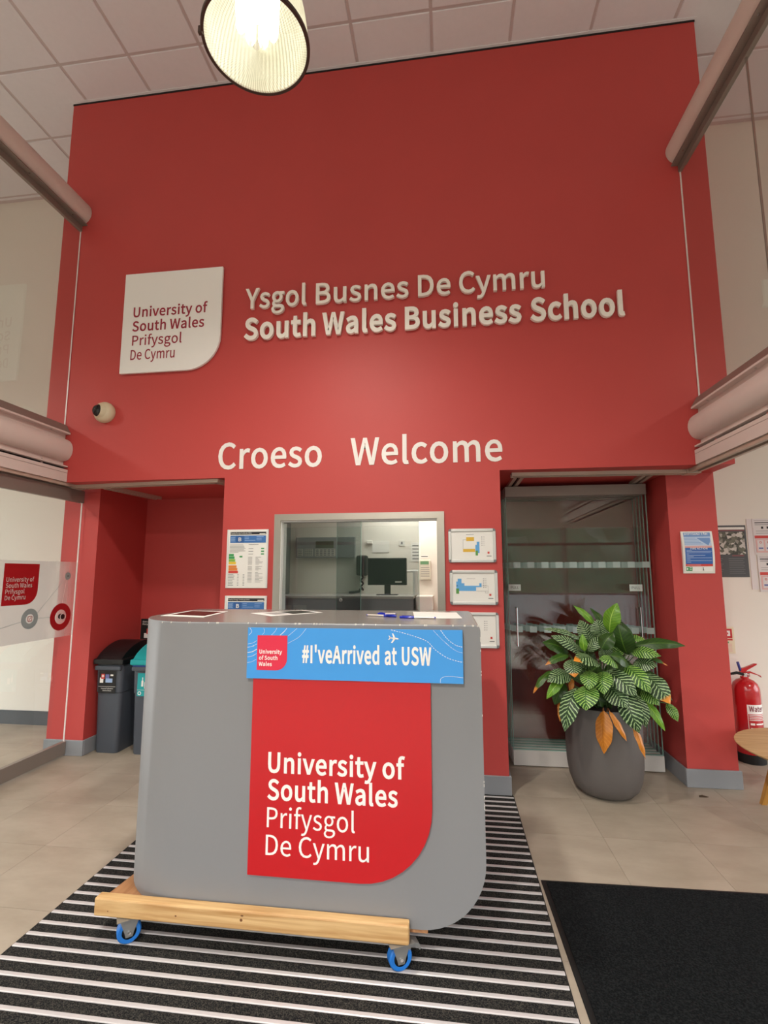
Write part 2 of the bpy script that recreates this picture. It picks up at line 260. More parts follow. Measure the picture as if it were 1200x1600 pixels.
CAPU = 635.0; SPACE = 0.31
_gc = {}
def glyph_mesh(ch, bold, solid):
    """one character, cap height 1, strokes widened by `bold` (fraction of cap height) on each side"""
    k = (ch, round(bold, 4), solid)
    if k in _gc: return _gc[k]
    cu = bpy.data.curves.new('g', 'CURVE'); cu.dimensions = '2D'; cu.fill_mode = 'BOTH'; cu.extrude = 0.5 if solid else 0.0
    rings = []
    for r in GLYPHS[ch][1]:
        n = [int(x) for x in r.split()]; rings.append([Vector((n[i]/CAPU, n[i+1]/CAPU)) for i in range(0, len(n), 2)])
    ar = [sum(r[i-1].x*r[i].y - r[i].x*r[i-1].y for i in range(len(r))) for r in rings]
    sg = 1 if max(ar, key=abs) > 0 else -1
    for r in rings:
        n = len(r); P = []
        for i in range(n):
            d0 = (r[i]-r[i-1]).normalized(); d1 = (r[(i+1) % n]-r[i]).normalized()
            n0 = Vector((d0.y, -d0.x))*sg; n1 = Vector((d1.y, -d1.x))*sg; m_ = (n0+n1)
            m_ = m_.normalized() if m_.length > 1e-6 else n0
            P.append(r[i] + m_*bold/max(.55, m_.dot(n0)))
        sp = cu.splines.new('POLY'); sp.points.add(n-1); sp.use_cyclic_u = True
        for i, p in enumerate(P): sp.points[i].co = (p.x, p.y, 0, 1)
    o = bpy.data.objects.new('g', cu); COL.objects.link(o)
    me = bpy.data.meshes.new_from_object(o.evaluated_get(bpy.context.evaluated_depsgraph_get()))
    vs = [tuple(v.co) for v in me.vertices]; fs = [tuple(p.vertices) for p in me.polygons]
    bpy.data.objects.remove(o); bpy.data.curves.remove(cu); bpy.data.meshes.remove(me)
    _gc[k] = (vs, fs); return vs, fs
def layout(body, x0, x1, bold, solid=False):
    out = []; x = 0.0
    for ch in body:
        if ch == ' ': x += SPACE; continue
        vs, fs = glyph_mesh(ch, bold, solid); out.append((x, vs, fs)); x += GLYPHS[ch][0]/CAPU + bold*1.5
    mn = min(ox+min(v[0] for v in vs) for ox, vs, fs in out); mx = max(ox+max(v[0] for v in vs) for ox, vs, fs in out)
    sx = (x1-x0)/(mx-mn); return [([((v[0]+ox-mn)*sx+x0, v[1], v[2]) for v in vs], fs) for ox, vs, fs in out]
def text_fit(body, x0, x1, zb, cap, bold=0.0, depth=0.0, res=0):
    V = []; F = []
    for vs, fs in layout(body, x0, x1, bold): 
        o = len(V); V += [(v[0], 0, v[1]*cap+zb) for v in vs]; F += [tuple(o+i for i in f) for f in fs]
    return V, F
def put_text(mb, body, x0, x1, zb, cap, y, m, bold=0.0, depth=0.0, res=3, plane='Y'):
    """flat lettering on plane y facing the room, or (plane 'X') on the plane x = y running towards +Y"""
    vs, fs = text_fit(body, x0, x1, zb, cap, bold)
    if plane == 'Y': mb.add([(v[0], y, v[2]) for v in vs], fs, m)
    else: mb.add([(y, v[0], v[2]) for v in vs], fs, m)
def letters(root, body, x0, x1, zb, cap, yback, depth, m, bold):
    """raised letters: every letter its own part"""
    for vs, fs in layout(body, x0, x1, bold, True):
        mb = MB(); mb.add([(v[0], yback - depth*(0.5 + v[2]), zb+v[1]*cap) for v in vs], fs, m); mb.build('letter', root)
def logo_shape(x0, x1, z0, z1, r, n=10, corner='br'):
    pts = [(x0, z1), (x0, z0), (x1-r, z0)]
    for i in range(1, n): a = -pi/2 + pi/2*i/n; pts.append((x1-r + r*cos(a), z0+r + r*sin(a)))
    pts += [(x1, z0+r), (x1, z1)]; return pts
# ================================================================ STRUCTURE
# floor: slab + tiles with real joints, well for the entrance mat
MX0, MX1 = -1.689, 0.390
fl = MB(); fl.box(RX0, RX1, FY-1, YB+0.1, -0.12, -0.006, TAN); floor = fl.build('floor'); tag(floor, 'pale stone effect vinyl tile floor of the lobby', kind='structure')
_tm = {}
def tile(x0, x1, y0, y1, parent, name='tile', z0=-0.0058, z1=0.0, m=FLOOR, gap=0.0007):
    x0 += gap; x1 -= gap; y0 += gap; y1 -= gap
    if x1-x0 < 0.02 or y1-y0 < 0.02: return
    k = (round(x1-x0, 3), round(y1-y0, 3), name)
    if k not in _tm:
        hx, hy = (x1-x0)/2, (y1-y0)/2; mb = MB(); mb.box(-hx, hx, -hy, hy, z0, z1, m)
        o = mb.build(name); _tm[k] = o.data
    else: o = bpy.data.objects.new(name, _tm[k]); COL.objects.link(o)
    o.parent = parent; o.location = ((x0+x1)/2, (y0+y1)/2, 0)
ts = 0.457
ylines = [2.98 + ts*k for k in range(-5, 5)]
for side in (0, 1):
    if side: xs = [0.804 + 0.4525*k for k in range(-1, 8)]; lo, hi = MX1, 4.2
    else: xs = [-2.13 + ts*k for k in range(-9, 2)]; lo, hi = -6.2, MX0
    for a, b in zip(xs, xs[1:]):
        for c_, d_ in zip(ylines, ylines[1:]):
            x0, x1, y0, y1 = max(a, lo), min(b, hi), c_, min(d_, YB-0.001)
            if x1 > x0 and y1 > y0: tile(x0, x1, y0, y1, floor)
fm = MB(); fm.box(RX0, RX1, FY-1, ylines[0], -0.006, 0, FLOOR); fm.box(4.2, RX1, ylines[0], YB, -0.006, 0, FLOOR); fm.box(RX0, -6.2, ylines[0], YB, -0.006, 0, FLOOR)
fm.box(MX0, MX1, D, YB, -0.006, 0, FLOOR)
o = fm.build('floor_surround', floor); o['kind'] = 'stuff'

# ceiling: 600 mm tiles in a shallow exposed grid
cb = MB(); cb.box(RX0, RX1, FY, YB+0.1, HC+0.007, HC+0.1, GRID)
ceiling = cb.build('ceiling'); tag(ceiling, 'suspended ceiling of square mineral tiles in a thin grid', kind='structure')
_cm = {}
xl = [-3.057 + 0.6*k for k in range(-6, 14)]; yl = [3.12 + 0.6*k for k in range(-5, 3)] + [YB-0.03]
for a, b in zip(xl, xl[1:]):
    for c_, d_ in zip(yl, yl[1:]):
        if c_ > 3.1 and a > XL + 0.1 and b < XR - 0.05 and c_ > 3.5: continue
        g = 0.011; k = round(d_-c_, 3)
        if k not in _cm:
            hy = (d_-c_)/2 - g; hx = 0.3 - g; mb = MB()
            mb.add([(-hx, -hy, HC+0.006), (hx, -hy, HC+0.006), (hx, hy, HC+0.006), (-hx, hy, HC+0.006),
                    (-hx+0.004, -hy+0.004, HC), (hx-0.004, -hy+0.004, HC), (hx-0.004, hy-0.004, HC), (-hx+0.004, hy-0.004, HC)],
                   [(0, 1, 2, 3), (7, 6, 5, 4), (0, 4, 5, 1), (1, 5, 6, 2), (2, 6, 7, 3), (3, 7, 4, 0)], CEIL)
            o = mb.build('ceiling_tile'); _cm[k] = o.data
        else: o = bpy.data.objects.new('ceiling_tile', _cm[k]); COL.objects.link(o)
        o.parent = ceiling; o.location = ((a+b)/2, (c_+d_)/2, 0)
cb = MB(); cb.box(RX0, RX1, FY, yl[0], HC, HC+0.007, CEIL); cb.box(xl[-1], RX1, yl[0], YB, HC, HC+0.007, CEIL); cb.box(RX0, xl[0], yl[0], YB, HC, HC+0.007, CEIL)
o = cb.build('ceiling_surround', ceiling); o['kind'] = 'stuff'
# edge trim where tiles meet the red wall and the white back wall
cb = MB(); cb.box(XL-0.02, XR+0.02, D-0.022, D-0.004, HC-0.004, HC+0.006, CEIL); cb.build('edge_angle', ceiling)

# white walls
def struct(name, label, *boxes):
    mb = MB()
    for b in boxes: mb.box(*b)
    return tag(mb.build(name), label, kind='structure')
struct('wall_back', 'white painted wall behind the red block', (RX0, XL+0.02, YB, YB+0.12, 0, HC+0.1, WHITE), (XR-0.02, RX1, YB, YB+0.12, 0, HC+0.1, WHITE))
struct('wall_left', 'white side wall far to the left', (RX0-0.12, RX0, FY, YB+0.12, SWH, HC+0.1, WHITE), (RX0-0.12, RX0, SW1, YB+0.12, 0, SWH, WHITE), (RX0-0.12, RX0, FY, SW0, 0, SWH, WHITE), (RX0-0.12, RX0, 2.7, 2.8, 0, SWH, RAIL))
struct('wall_right', 'white side wall far to the right', (RX1, RX1+0.12, FY, YB+0.12, SWH, HC+0.1, WHITE), (RX1, RX1+0.12, SW1, YB+0.12, 0, SWH, WHITE), (RX1, RX1+0.12, FY, SW0, 0, SWH, WHITE), (RX1, RX1+0.12, 2.7, 2.8, 0, SWH, RAIL))
o = struct('baseboard_left', 'dark grey vinyl skirting along the white wall left', (RX0, XL-0.012, YB-0.013, YB, 0, 0.125, SKIRTD), (RX0, XL-0.012, YB-0.016, YB, 0.112, 0.119, SKIRTD))
o = struct('baseboard_right', 'grey vinyl skirting along the white wall right', (XR+0.012, RX1, YB-0.013, YB, 0, 0.125, SKIRT))

# red block
PX0, PX1 = -1.656, 0.366
ww = thing('wall_middle', (0, D, 0), 'tall red painted feature wall with two recesses', kind='structure')
HX0, HX1, HZ0, HZ1 = -1.208, -0.068, 0.98, 1.803
mb = MB(); mb.box(XL, XR, D, YB, ZS, HC-0.018, RED); mb.build('bulkhead', ww)
mb = MB(); mb.box(XL-0.004, XR+0.004, D-0.003, YB, HC-0.018, HC-0.002, BLACKM); mb.build('shadow_gap', ww)
mb = MB(); PT = 0.10
mb.box(PX0, HX0, D, D+PT, 0, ZS, RED); mb.box(HX1, PX1, D, D+PT, 0, ZS, RED); mb.box(HX0, HX1, D, D+PT, 0, HZ0, RED); mb.box(HX0, HX1, D, D+PT, HZ1, ZS, RED)
mb.box(PX0, PX0+0.08, D+PT, YB, 0, ZS, RED); mb.box(PX1-0.08, PX1, D+PT, YB, 0, ZS, RED)
mb.build('pier', ww)
mb = MB(); mb.box(PX0+0.08, PX1-0.08, 4.22, 4.30, 0, ZS, WHITE); mb.box(PX1-0.085, PX1-0.0801, D+PT, 4.22, 0, ZS, WHITE); mb.box(-1.38, PX1-.09, D+PT+.0002, D+PT+.004, HZ1, ZS, WHITE); mb.box(PX0+0.081, -1.39, D+PT, 4.22, 0.0, ZS-0.005, mat('grey_jamb', '6e6f70', 0.6))
mb.box(-1.389, PX1-0.081, D+PT+0.001, 4.22, ZS-0.03, ZS-0.003, WHITE); mb.build('hatch_room_lining', ww)
for x0, x1 in ((XL-0.015, -2.885), (1.568, XR+0.003)):
    mb = MB(); mb.box(x0, x1, DP, YB, 0, ZS, RED); mb.build('pillar', ww)
for x0, x1 in ((-2.885, PX0), (PX1, 1.568)):
    mb = MB(); mb.box(x0, x1, 4.37, YB, 0, ZS, RED); mb.build('recess_back', ww)
def skirt(x0, x1, y0, y1):
    mb = MB(); mb.bbox(x0, x1, y0, y1, 0, 0.117, SKIRT, 0.003, 1); return mb
sk = thing('baseboard_middle', (0, D, 0), 'grey vinyl skirting around the pillars and pier of the red wall', kind='structure')
skirt(PX0-0.012, PX1+0.014, D-0.014, D-0.0005).build('skirting_board', sk)
skirt(PX1+0.0005, PX1+0.014, D, 4.37).build('skirting_board', sk)
skirt(PX0-0.014, PX0-0.0005, D, 4.37).build('skirting_board', sk)
skirt(XL-0.027, -2.873, DP-0.014, DP-0.0005).build('skirting_board', sk)
skirt(-2.8845, -2.871, DP, 4.37).build('skirting_board', sk)
skirt(-2.885, PX0, 4.357, 4.3695).build('skirting_board', sk)
skirt(1.554, XR+0.017, DP-0.014, DP-0.0005).build('skirting_board', sk)
skirt(1.554, 1.5675, DP, 4.37).build('skirting_board', sk)
skirt(XR+0.0035, XR+0.017, DP, YB-0.014).build('skirting_board', sk)

# glazed facade behind the camera (seen only as reflections, lets the daylight in)
fa = thing('wall_front', (0, FY, 0), 'glazed entrance front of the lobby', kind='structure')
mb = MB(); mb.box(RX0, RX1, FY-0.2, FY, 2.5, HC+0.1, WHITE); mb.build('spandrel', fa)
xx = RX0
while xx < RX1:
    B('mullion', xx, xx+0.05, FY-0.1, FY, 0, 2.5, RAIL, fa); xx += 1.55
B('transom', RX0, RX1, FY-0.1, FY, 2.08, 2.14, RAIL, fa); B('transom', RX0, RX1, FY-0.1, FY, 0.0, 0.1, RAIL, fa)
og = MB(); og.box(-60, 60, -80, 30, -0.24, -0.13, mat('outdoor_paving', '4a4a49', 0.9)); tag(og.build('ground'), 'grey paving outside the entrance', kind='structure')
# wooded slope outside
mb = MB(); random.seed(3); N = 48; vs = []
for j in range(7):
    for i in range(N+1):
        x = -60 + 120*i/N; t = j/6
        vs.append((x, -30 - 16*t, (0 if j == 0 else t*9 + 1.2*sin(i*1.7+j) + random.uniform(-.7, .7))))
mb.add(vs, [(j*(N+1)+i, j*(N+1)+i+1, (j+1)*(N+1)+i+1, (j+1)*(N+1)+i) for j in range(6) for i in range(N)], mat('wooded_slope', '2e3a26', 0.95, var=0.5, vscale=0.8))
tag(mb.build('hillside', smooth=True), 'dark green wooded slope outside the entrance', kind='structure')

# ---------------------------------------------------------------- glazing and beams either side
def ogee(u0, s, parts, zt, zb_, zc, ru, rz, ystart, yend, parent):
    pass
def beam_profile(x, s, zc, rz, ru, nk=0.014):
    """closed outline in (x,z) symmetric about the glazing plane, bulging both ways"""
    P = []
    zt, zb = zc+rz*1.55, zc-rz*1.45
    P.append((nk, zt))
    P.append((nk, zc+rz*1.12))
    for i in range(0, 13):
        a = pi/2 - pi*i/12; P.append((nk + (ru-nk)*max(0, cos(a))**0.9, zc + rz*sin(a)))
    P.append((nk, zb))
    return [(x + s*p[0], p[1]) for p in P] + [(x - s*p[0], p[1]) for p in P[::-1]]
YN = 0.9    # near end of the glazing runs (outside the frame)
def glazing(side, x, s, wn, tn_top, tn_mid):
    # s = direction towards the lobby (+1 on the left side)
    w = thing(wn, (x, D, 2.5), side + ' upper frameless glass screen over the entrance lobby', kind='structure')
    for y0, y1 in ((2.642, D-0.004), (1.70, 2.638), (YN, 1.696)):
        B('pane', x-0.005, x+0.005, y0, y1, 2.55, 4.31, GLASS, w)
        for ye in (y0, y1):
            B('pane_edge', x-0.0052, x+0.0052, ye-0.0007, ye+0.0007, 2.56, 4.30, GEDGEW if ye > 3.4 else RAIL, w)
    t = thing(tn_top, (x, D, 4.35), side + ' upper round white glazing beam with grey bolted rail under it', kind='structure')
    pr = [(x+s*p[0], p[1]) for p in ([(-0.088, 4.34)] + [(0.092*cos(a), 4.43 + 0.098*sin(a)) for a in [pi*1.08 - pi*1.16*i/16 for i in range(17)]] )]
    mb = MB(); mb.prism([(x + s*0.088*cos(2*pi*i/24), 4.437 + 0.098*sin(2*pi*i/24)) for i in range(24)], 'Y', YN, D-0.002, BEAM); mb.build('round_beam', t, smooth=True)
    mb = MB(); mb.box(*sorted((x-s*0.012, x+s*0.012)), YN, D-0.002, 4.277, 4.345, RAIL); mb.box(*sorted((x-s*0.045, x+s*0.058)), YN, D-0.002, 4.327, 4.337, RAIL); mb.build('rail', t)
    for k in range(6):
        mb = MB(); yb_ = D-0.14-0.42*k; mb.lathe([(0, 4.322), (0.006, 4.322), (0.006, 4.328)], (x+s*0.036, yb_, 0), CHROME, 8); mb.build('bolt', t)
    m_ = thing(tn_mid, (x, D, 2.3), side + ' middle bulging glazing beam with bolted flanges and flat box below', kind='structure')
    mb = MB(); mb.box(*sorted((x-s*0.013, x+s*0.013)), YN, D-0.002, 2.528, 2.596, RAIL)
    mb.prism([(x+s*0.013, 2.596), (x+s*0.018, 2.596), (x+s*0.055, 2.532), (x+s*0.013, 2.532)], 'Y', YN, D-0.002, RAIL); mb.build('glass_clamp', m_)
    mb = MB(); mb.box(*sorted((x-s*0.05, x+s*0.058)), YN, D-0.002, 2.517, 2.530, BEAM); mb.build('flange', m_)
    mb = MB(); mb.prism(beam_profile(x, s, 2.39, 0.088, 0.088), 'Y', YN, D-0.002, BEAM); mb.build('bulging_beam', m_, smooth=True, angle=50)
    mb = MB(); mb.box(*sorted((x-s*0.04, x+s*0.055)), YN, D-0.002, 2.253, 2.263, BEAM); mb.build('flange', m_)
    mb = MB(); mb.box(*sorted((x-s*0.052, x+s*0.057)), YN, D-0.002, 2.135, 2.205, BEAM); mb.box(*sorted((x-s*0.050, x+s*0.055)), YN, D-0.002, 2.205, 2.208, RAIL)
    mb.box(*sorted((x-s*0.052, x+s*0.057)), YN, D-0.002, 2.208, 2.232, BEAM); mb.box(*sorted((x-s*0.02, x+s*0.02)), YN, D-0.002, 2.232, 2.252, DARK); mb.build('box_beam', m_)
    for k in range(6):
        yb_ = D-0.17-0.5*k
        mb = MB(); mb.lathe([(0, 2.511), (0.006, 2.511), (0.006, 2.518)], (x+s*0.036, yb_, 0), CHROME, 8); mb.build('bolt', m_)
        mb = MB(); mb.tube([(x+s*0.032, yb_-0.06, 2.238), (x+s*0.032, yb_-0.06, 2.275)], 0.005, CHROME, 8); mb.lathe([(0, 2.240), (0.010, 2.240), (0.010, 2.248), (0, 2.248)], (x+s*0.032, yb_-0.06, 0), CHROME, 8); mb.build('bolt', m_)
    # twin track under the box
    mb = MB()
    for dx in (-0.036, 0.022): mb.box(*sorted((x+s*dx, x+s*(dx+0.022))), YN, D+0.12, 2.110, 2.1335, TRACK)
    mb.box(*sorted((x+s*-0.014, x+s*0.022)), YN, D+0.12, 2.128, 2.1338, DARK); mb.build('track', m_)
glazing('left', XGL, 1, 'window_1', 'trim_1', 'trim_2')
glazing('right', XGR, -1, 'window_2', 'trim_3', 'trim_4')

# white lining box between outer face of left beam and head of the door (above the lower panels)
# lower left glass: panels running from the pillar towards the camera
lw = thing('window_3', (-3.03, DP, 0), 'left lower glass panel with grey head and floor rails and a frosted band', kind='structure')
X3 = -3.032
for y0, y1 in ((2.60, DP-0.018), (1.45, 2.595)):
    B('head_rail', X3-0.018, X3+0.018, y0, y1, 2.005, 2.107, RAIL, lw, 0.002)
    B('floor_rail', X3-0.018, X3+0.018, y0, y1, 0.012, 0.110, RAIL, lw, 0.002)
    B('pane', X3-0.005, X3+0.005, y0+0.004, y1-0.004, 0.108, 2.007, GLASS, lw)
    B('pane_edge', X3-0.0055, X3+0.0055, y1-0.0055, y1-0.0015, 0.11, 2.006, GEDGEW, lw)
# frosted band, print fades out towards the wall
def frost_mat():
    m = bpy.data.materials.new('frosted_film'); m.use_nodes = True; nt = m.node_tree; nt.nodes.clear()
    out = nt.nodes.new('ShaderNodeOutputMaterial'); mx = nt.nodes.new('ShaderNodeMixShader'); tr = nt.nodes.new('ShaderNodeBsdfTransparent')
    p = nt.nodes.new('ShaderNodeBsdfPrincipled'); p.inputs['Base Color'].default_value = lin('c9c2bd'); p.inputs['Roughness'].default_value = 0.5
    tl = nt.nodes.new('ShaderNodeBsdfTranslucent'); tl.inputs[0].default_value = lin('cfc9c4'); m2 = nt.nodes.new('ShaderNodeMixShader'); m2.inputs[0].default_value = 0.45
    g = nt.nodes.new('ShaderNodeNewGeometry'); sp = nt.nodes.new('ShaderNodeSeparateXYZ'); mr = nt.nodes.new('ShaderNodeMapRange')
    mr.inputs['From Min'].default_value = 3.40; mr.inputs['From Max'].default_value = 3.66; mr.inputs['To Min'].default_value = 0.95; mr.inputs['To Max'].default_value = 0.22
    nt.links.new(g.outputs['Position'], sp.inputs[0]); nt.links.new(sp.outputs[1], mr.inputs[0]); nt.links.new(mr.outputs[0], mx.inputs[0])
    nt.links.new(p.outputs[0], m2.inputs[1]); nt.links.new(tl.outputs[0], m2.inputs[2])
    nt.links.new(tr.outputs[0], mx.inputs[1]); nt.links.new(m2.outputs[0], mx.inputs[2]); nt.links.new(mx.outputs[0], out.inputs[0]); return m
FROST = frost_mat(); xf = X3 + 0.006
mb = MB(); mb.add([(xf, 2.61, 0.93), (xf, DP-0.026, 0.93), (xf, DP-0.026, 1.515), (xf, 2.61, 1.515)], [(0, 1, 2, 3)], FROST); mb.build('frosted_band', lw)
def disc(mb, x, yc, zc, r, m, r0=0.0, n=28):
    if r0 > 0:
        vs = []; 
        for i in range(n): a = 2*pi*i/n; vs += [(x, yc+r*cos(a), zc+r*sin(a)), (x, yc+r0*cos(a), zc+r0*sin(a))]
        mb.add(vs, [(2*i, 2*((i+1) % n), 2*((i+1) % n)+1, 2*i+1) for i in range(n)], m)
    else: mb.add([(x, yc+r*cos(2*pi*i/n), zc+r*sin(2*pi*i/n)) for i in range(n)], [tuple(range(n))], m)
GREYP = mat('print_grey', '8f9a98', 0.6)
xg = xf + 0.001
mb = MB(); pts = [(3.022, 1.492), (3.022, 1.200), (3.316-0.10, 1.200)] + [(3.216+0.10*cos(-pi/2+pi/2*i/8), 1.300+0.10*sin(-pi/2+pi/2*i/8)) for i in range(1, 9)] + [(3.316, 1.492)]
mb.add([(xg, p[0], p[1]) for p in pts], [tuple(range(len(pts)))], SIGNRD)
for i, (t_, a, b) in enumerate((('University of', 3.045, 3.275), ('South Wales', 3.045, 3.262), ('Prifysgol', 3.045, 3.200), ('De Cymru', 3.045, 3.212))):
    put_text(mb, t_, a, b, 1.365-0.042*i, 0.030, xg+0.001, mat('print_pale', 'c9bdb8', 0.6), 0.012, plane='X')
def line(mb, y0, z0, y1, z1, w, m, x=xg):
    d = Vector((y1-y0, z1-z0)).normalized(); n = Vector((-d.y, d.x))*w/2
    mb.add([(x, y0+n.x, z0+n.y), (x, y1+n.x, z1+n.y), (x, y1-n.x, z1-n.y), (x, y0-n.x, z0-n.y)], [(0, 1, 2, 3)], m)
line(mb, 3.593, 1.402, 3.30, 1.10, 0.003, GREYP); line(mb, 3.593, 1.402, 3.56, 1.18, 0.003, mat('print_pale', 'c9bdb8')); line(mb, 3.33, 1.093, 3.46, 1.09, 0.003, GREYP); line(mb, 3.2, 1.08, 2.98, 1.04, 0.003, GREYP)
disc(mb, xg+.001, 3.597, 1.402, 0.030, GREYP); disc(mb, xg+.002, 3.597, 1.402, 0.006, BLACK, n=6)
disc(mb, xg+.001, 3.555, 1.085, 0.105, SIGNRD, 0.056); disc(mb, xg+.002, 3.548, 1.09, 0.020, BLACK, n=16); disc(mb, xg+.003, 3.570, 1.086, 0.024, mat('print_pale', 'c9bdb8'), n=16); disc(mb, xg+.004, 3.573, 1.085, 0.021, BLACK, n=16)
disc(mb, xg+.001, 3.266, 1.095, 0.073, GREYP, 0.034)
for (a, b, c_, d_) in ((3.250, 1.080, 3.250, 1.112), (3.250, 1.112, 3.284, 1.112), (3.284, 1.112, 3.284, 1.080), (3.284, 1.080, 3.250, 1.080), (3.258, 1.088, 3.276, 1.104), (3.262, 1.080, 3.258, 1.072), (3.276, 1.080, 3.28, 1.072)): line(mb, a, b, c_, d_, 0.004, SIGNRD, xg+.002)
disc(mb, xg+.001, 2.985, 1.045, 0.04, GREYP)
mb.build('printed_graphics', lw)

# tracks on the soffit
tr = thing('ceiling_track', (0, 3.6, ZS), 'beige twin aluminium sliding track under the red bulkhead', 'track')
def seg(p, q, w=0.075):
    p, q = Vector(p), Vector(q); d = (q-p).normalized(); n = Vector((-d.y, d.x))
    mb = MB()
    for a, b in ((-w/2, -w/2+0.026), (w/2-0.026, w/2)):
        mb.prism([tuple(p+n*a), tuple(q+n*a), tuple(q+n*b), tuple(p+n*b)], 'Z', 2.108, 2.1335, TRACK)
    mb.prism([tuple(p-n*(w/2-.026)), tuple(q-n*(w/2-.026)), tuple(q+n*(w/2-.026)), tuple(p+n*(w/2-.026))], 'Z', 2.126, 2.1338, DARK)
    mb.build('track_rail', tr)
seg((-3.02, 3.575), (PX1+0.08, 3.585)) if False else None
seg((-2.98, 3.59), (-1.72, 3.50)); seg((-1.72, 3.50), (-1.60, 3.435)) if False else None
seg((-1.75, 3.50), (-1.66, 3.72)); seg((-2.76, 3.63), (-2.68, 4.22))
seg((0.46, 3.57), (1.66, 3.62)); seg((0.52, 3.60), (0.52, 4.05)); seg((1.42, 3.64), (1.47, 4.05))
B('end_cap', -3.06, -2.97, 3.55, 3.64, 2.104, 2.1335, TRACK, tr); B('end_cap', 1.65, 1.74, 3.57, 3.66, 2.104, 2.1335, TRACK, tr)

# ---------------------------------------------------------------- stack of parked sliding glass panels in the right recess
GB = mat('panel_bar_grey', 'd0ccc8', 0.45, metal=0.1); GBT = mat('panel_head_bar', '8f857e', 0.5, metal=0.2)
labs = ['frontmost parked glass panel with white floor bar and PULL stickers', 'second parked glass panel, directly behind the frontmost one', 'middle parked glass panel, third back in the stack',
        'fourth parked glass panel back in the recess stack', 'rearmost parked glass panel next to the recess back wall']
for k in range(5):
    y = 3.955 + 0.062*k; xo = -0.004*k
    t = thing('glass_panel', (0.98, y, 0), labs[k], 'glass panel', 'parked glass panels in the right recess')
    x0, x1 = 0.458+xo, 1.512+xo*0.5
    B('pane', x0+0.003, x1-0.003, y-0.005, y+0.005, 0.112, 2.022, GLASSP, t)
    mb = MB(); mb.box(x0-0.001, x0+0.0045, y-0.0055, y+0.0055, 0.112, 2.022, GEDGE); mb.build('pane_edge', t)
    mb = MB(); mb.box(x1-0.0045, x1+0.001, y-0.0055, y+0.0055, 0.112, 2.022, GEDGE); mb.build('pane_edge', t)
    B('floor_bar', x0-0.002, x1+0.002, y-0.016, y+0.016, 0.006, 0.113, GB, t, 0.002)
    B('pane_edge', x0, x1, y-0.0058, y+0.0058, 0.113, 0.119, GEDGE, t)
    B('head_bar', x0-0.002, x1+0.002, y-0.016, y+0.016, 2.02, 2.102, GBT, t, 0.002)
    for zz in (1.46, 0.97):
        for i in range(10):
            mx = 0.505 + xo*6 + 0.1055*i; mb = MB(); mb.box(mx, mx+0.052, y-0.0068, y-0.0055, zz, zz+0.045, MARK); mb.build('marker', t)
    if k == 0:
        for hx in (0.512, 1.405):
            mb = MB(); mb.tube([(hx, y, 1.155), (hx, y-0.05, 1.155), (hx, y-0.05, 0.872), (hx, y, 0.872)] if hx < 1 else [(hx, y, 1.155), (hx, y-0.05, 1.165), (hx, y-0.05, 0.872), (hx, y, 0.872)], 0.007, CHROME, 10); mb.build('handle', t, smooth=True)
        for hx in (0.462, 1.352):
            mb = MB(); mb.qy(y-0.0070, hx, 1.284, hx+0.092, 1.334, mat('sticker_frost', 'c5d2cf', 0.6)); put_text(mb, 'PULL', hx+0.016, hx+0.076, 1.300, 0.019, y-0.0080, INKD, 0.0); mb.build('sticker', t)
# ================================================================ WALL LETTERING AND SIGNS
t = thing('wall_lettering', (-0.4, D, 3.45), 'upper line of raised white letters reading Ysgol Busnes De Cymru', 'lettering')
LW = mat('letter_cream', 'f6f0e8', 0.45); LW2 = mat('letter_white', 'ece8e4', 0.45)
for w_, a, b in (('Ysgol', -1.529, -1.041), ('Busnes', -0.966, -0.258), ('De', -0.188, 0.052), ('Cymru', 0.114, 0.722)):
    letters(t, w_, a, b, 3.458, 0.158, D-0.012, 0.024, LW, 0.022)
t = thing('wall_lettering', (-0.15, D, 3.2), 'lower line of bold raised white letters reading South Wales Business School', 'lettering')
for w_, a, b in (('South', -1.531, -0.966), ('Wales', -0.914, -0.351), ('Business', -0.287, 0.551), ('School', 0.612, 1.252)):
    letters(t, w_, a, b, 3.208, 0.160, D-0.012, 0.024, LW, 0.050)
t = thing('wall_lettering', (-1.3, D, 2.2), 'flat white word Croeso above the service hatch', 'lettering')
letters(t, 'Croeso', -1.712, -0.908, 2.203, 0.192, D-0.001, 0.004, LW2, 0.024)
t = thing('wall_lettering', (-0.15, D, 2.2), 'flat white word Welcome above the service hatch', 'lettering')
letters(t, 'Welcome', -0.694, 0.390, 2.203, 0.192, D-0.001, 0.004, LW2, 0.024)

t = thing('wall_sign', (-2.14, D, 3.4), 'white logo board with rounded corner and dark red text beside the raised lettering', 'sign')
pts = logo_shape(-2.557, -1.727, 2.990, 3.831, 0.27)
mb = MB(); mb.prism(pts, 'Y', D-0.030, D-0.010, SIGNW); mb.build('board', t)
mb = MB(); mb.box(-2.45, -1.85, D-0.010, D, 3.2, 3.7, DARK); mb.build('standoff', t)
WINE = mat('text_wine', '9c2438', 0.5)
for i, (s_, a, b, bo) in enumerate((('University of', -2.468, -1.840, .03), ('South Wales', -2.470, -1.862, .03), ('Prifysgol', -2.464, -2.043, .015), ('De Cymru', -2.470, -2.096, .015))):
    mb = MB(); put_text(mb, s_, a, b, 3.457-0.1195*i, 0.080, D-0.0315, WINE, bo); mb.build('text_line', t)

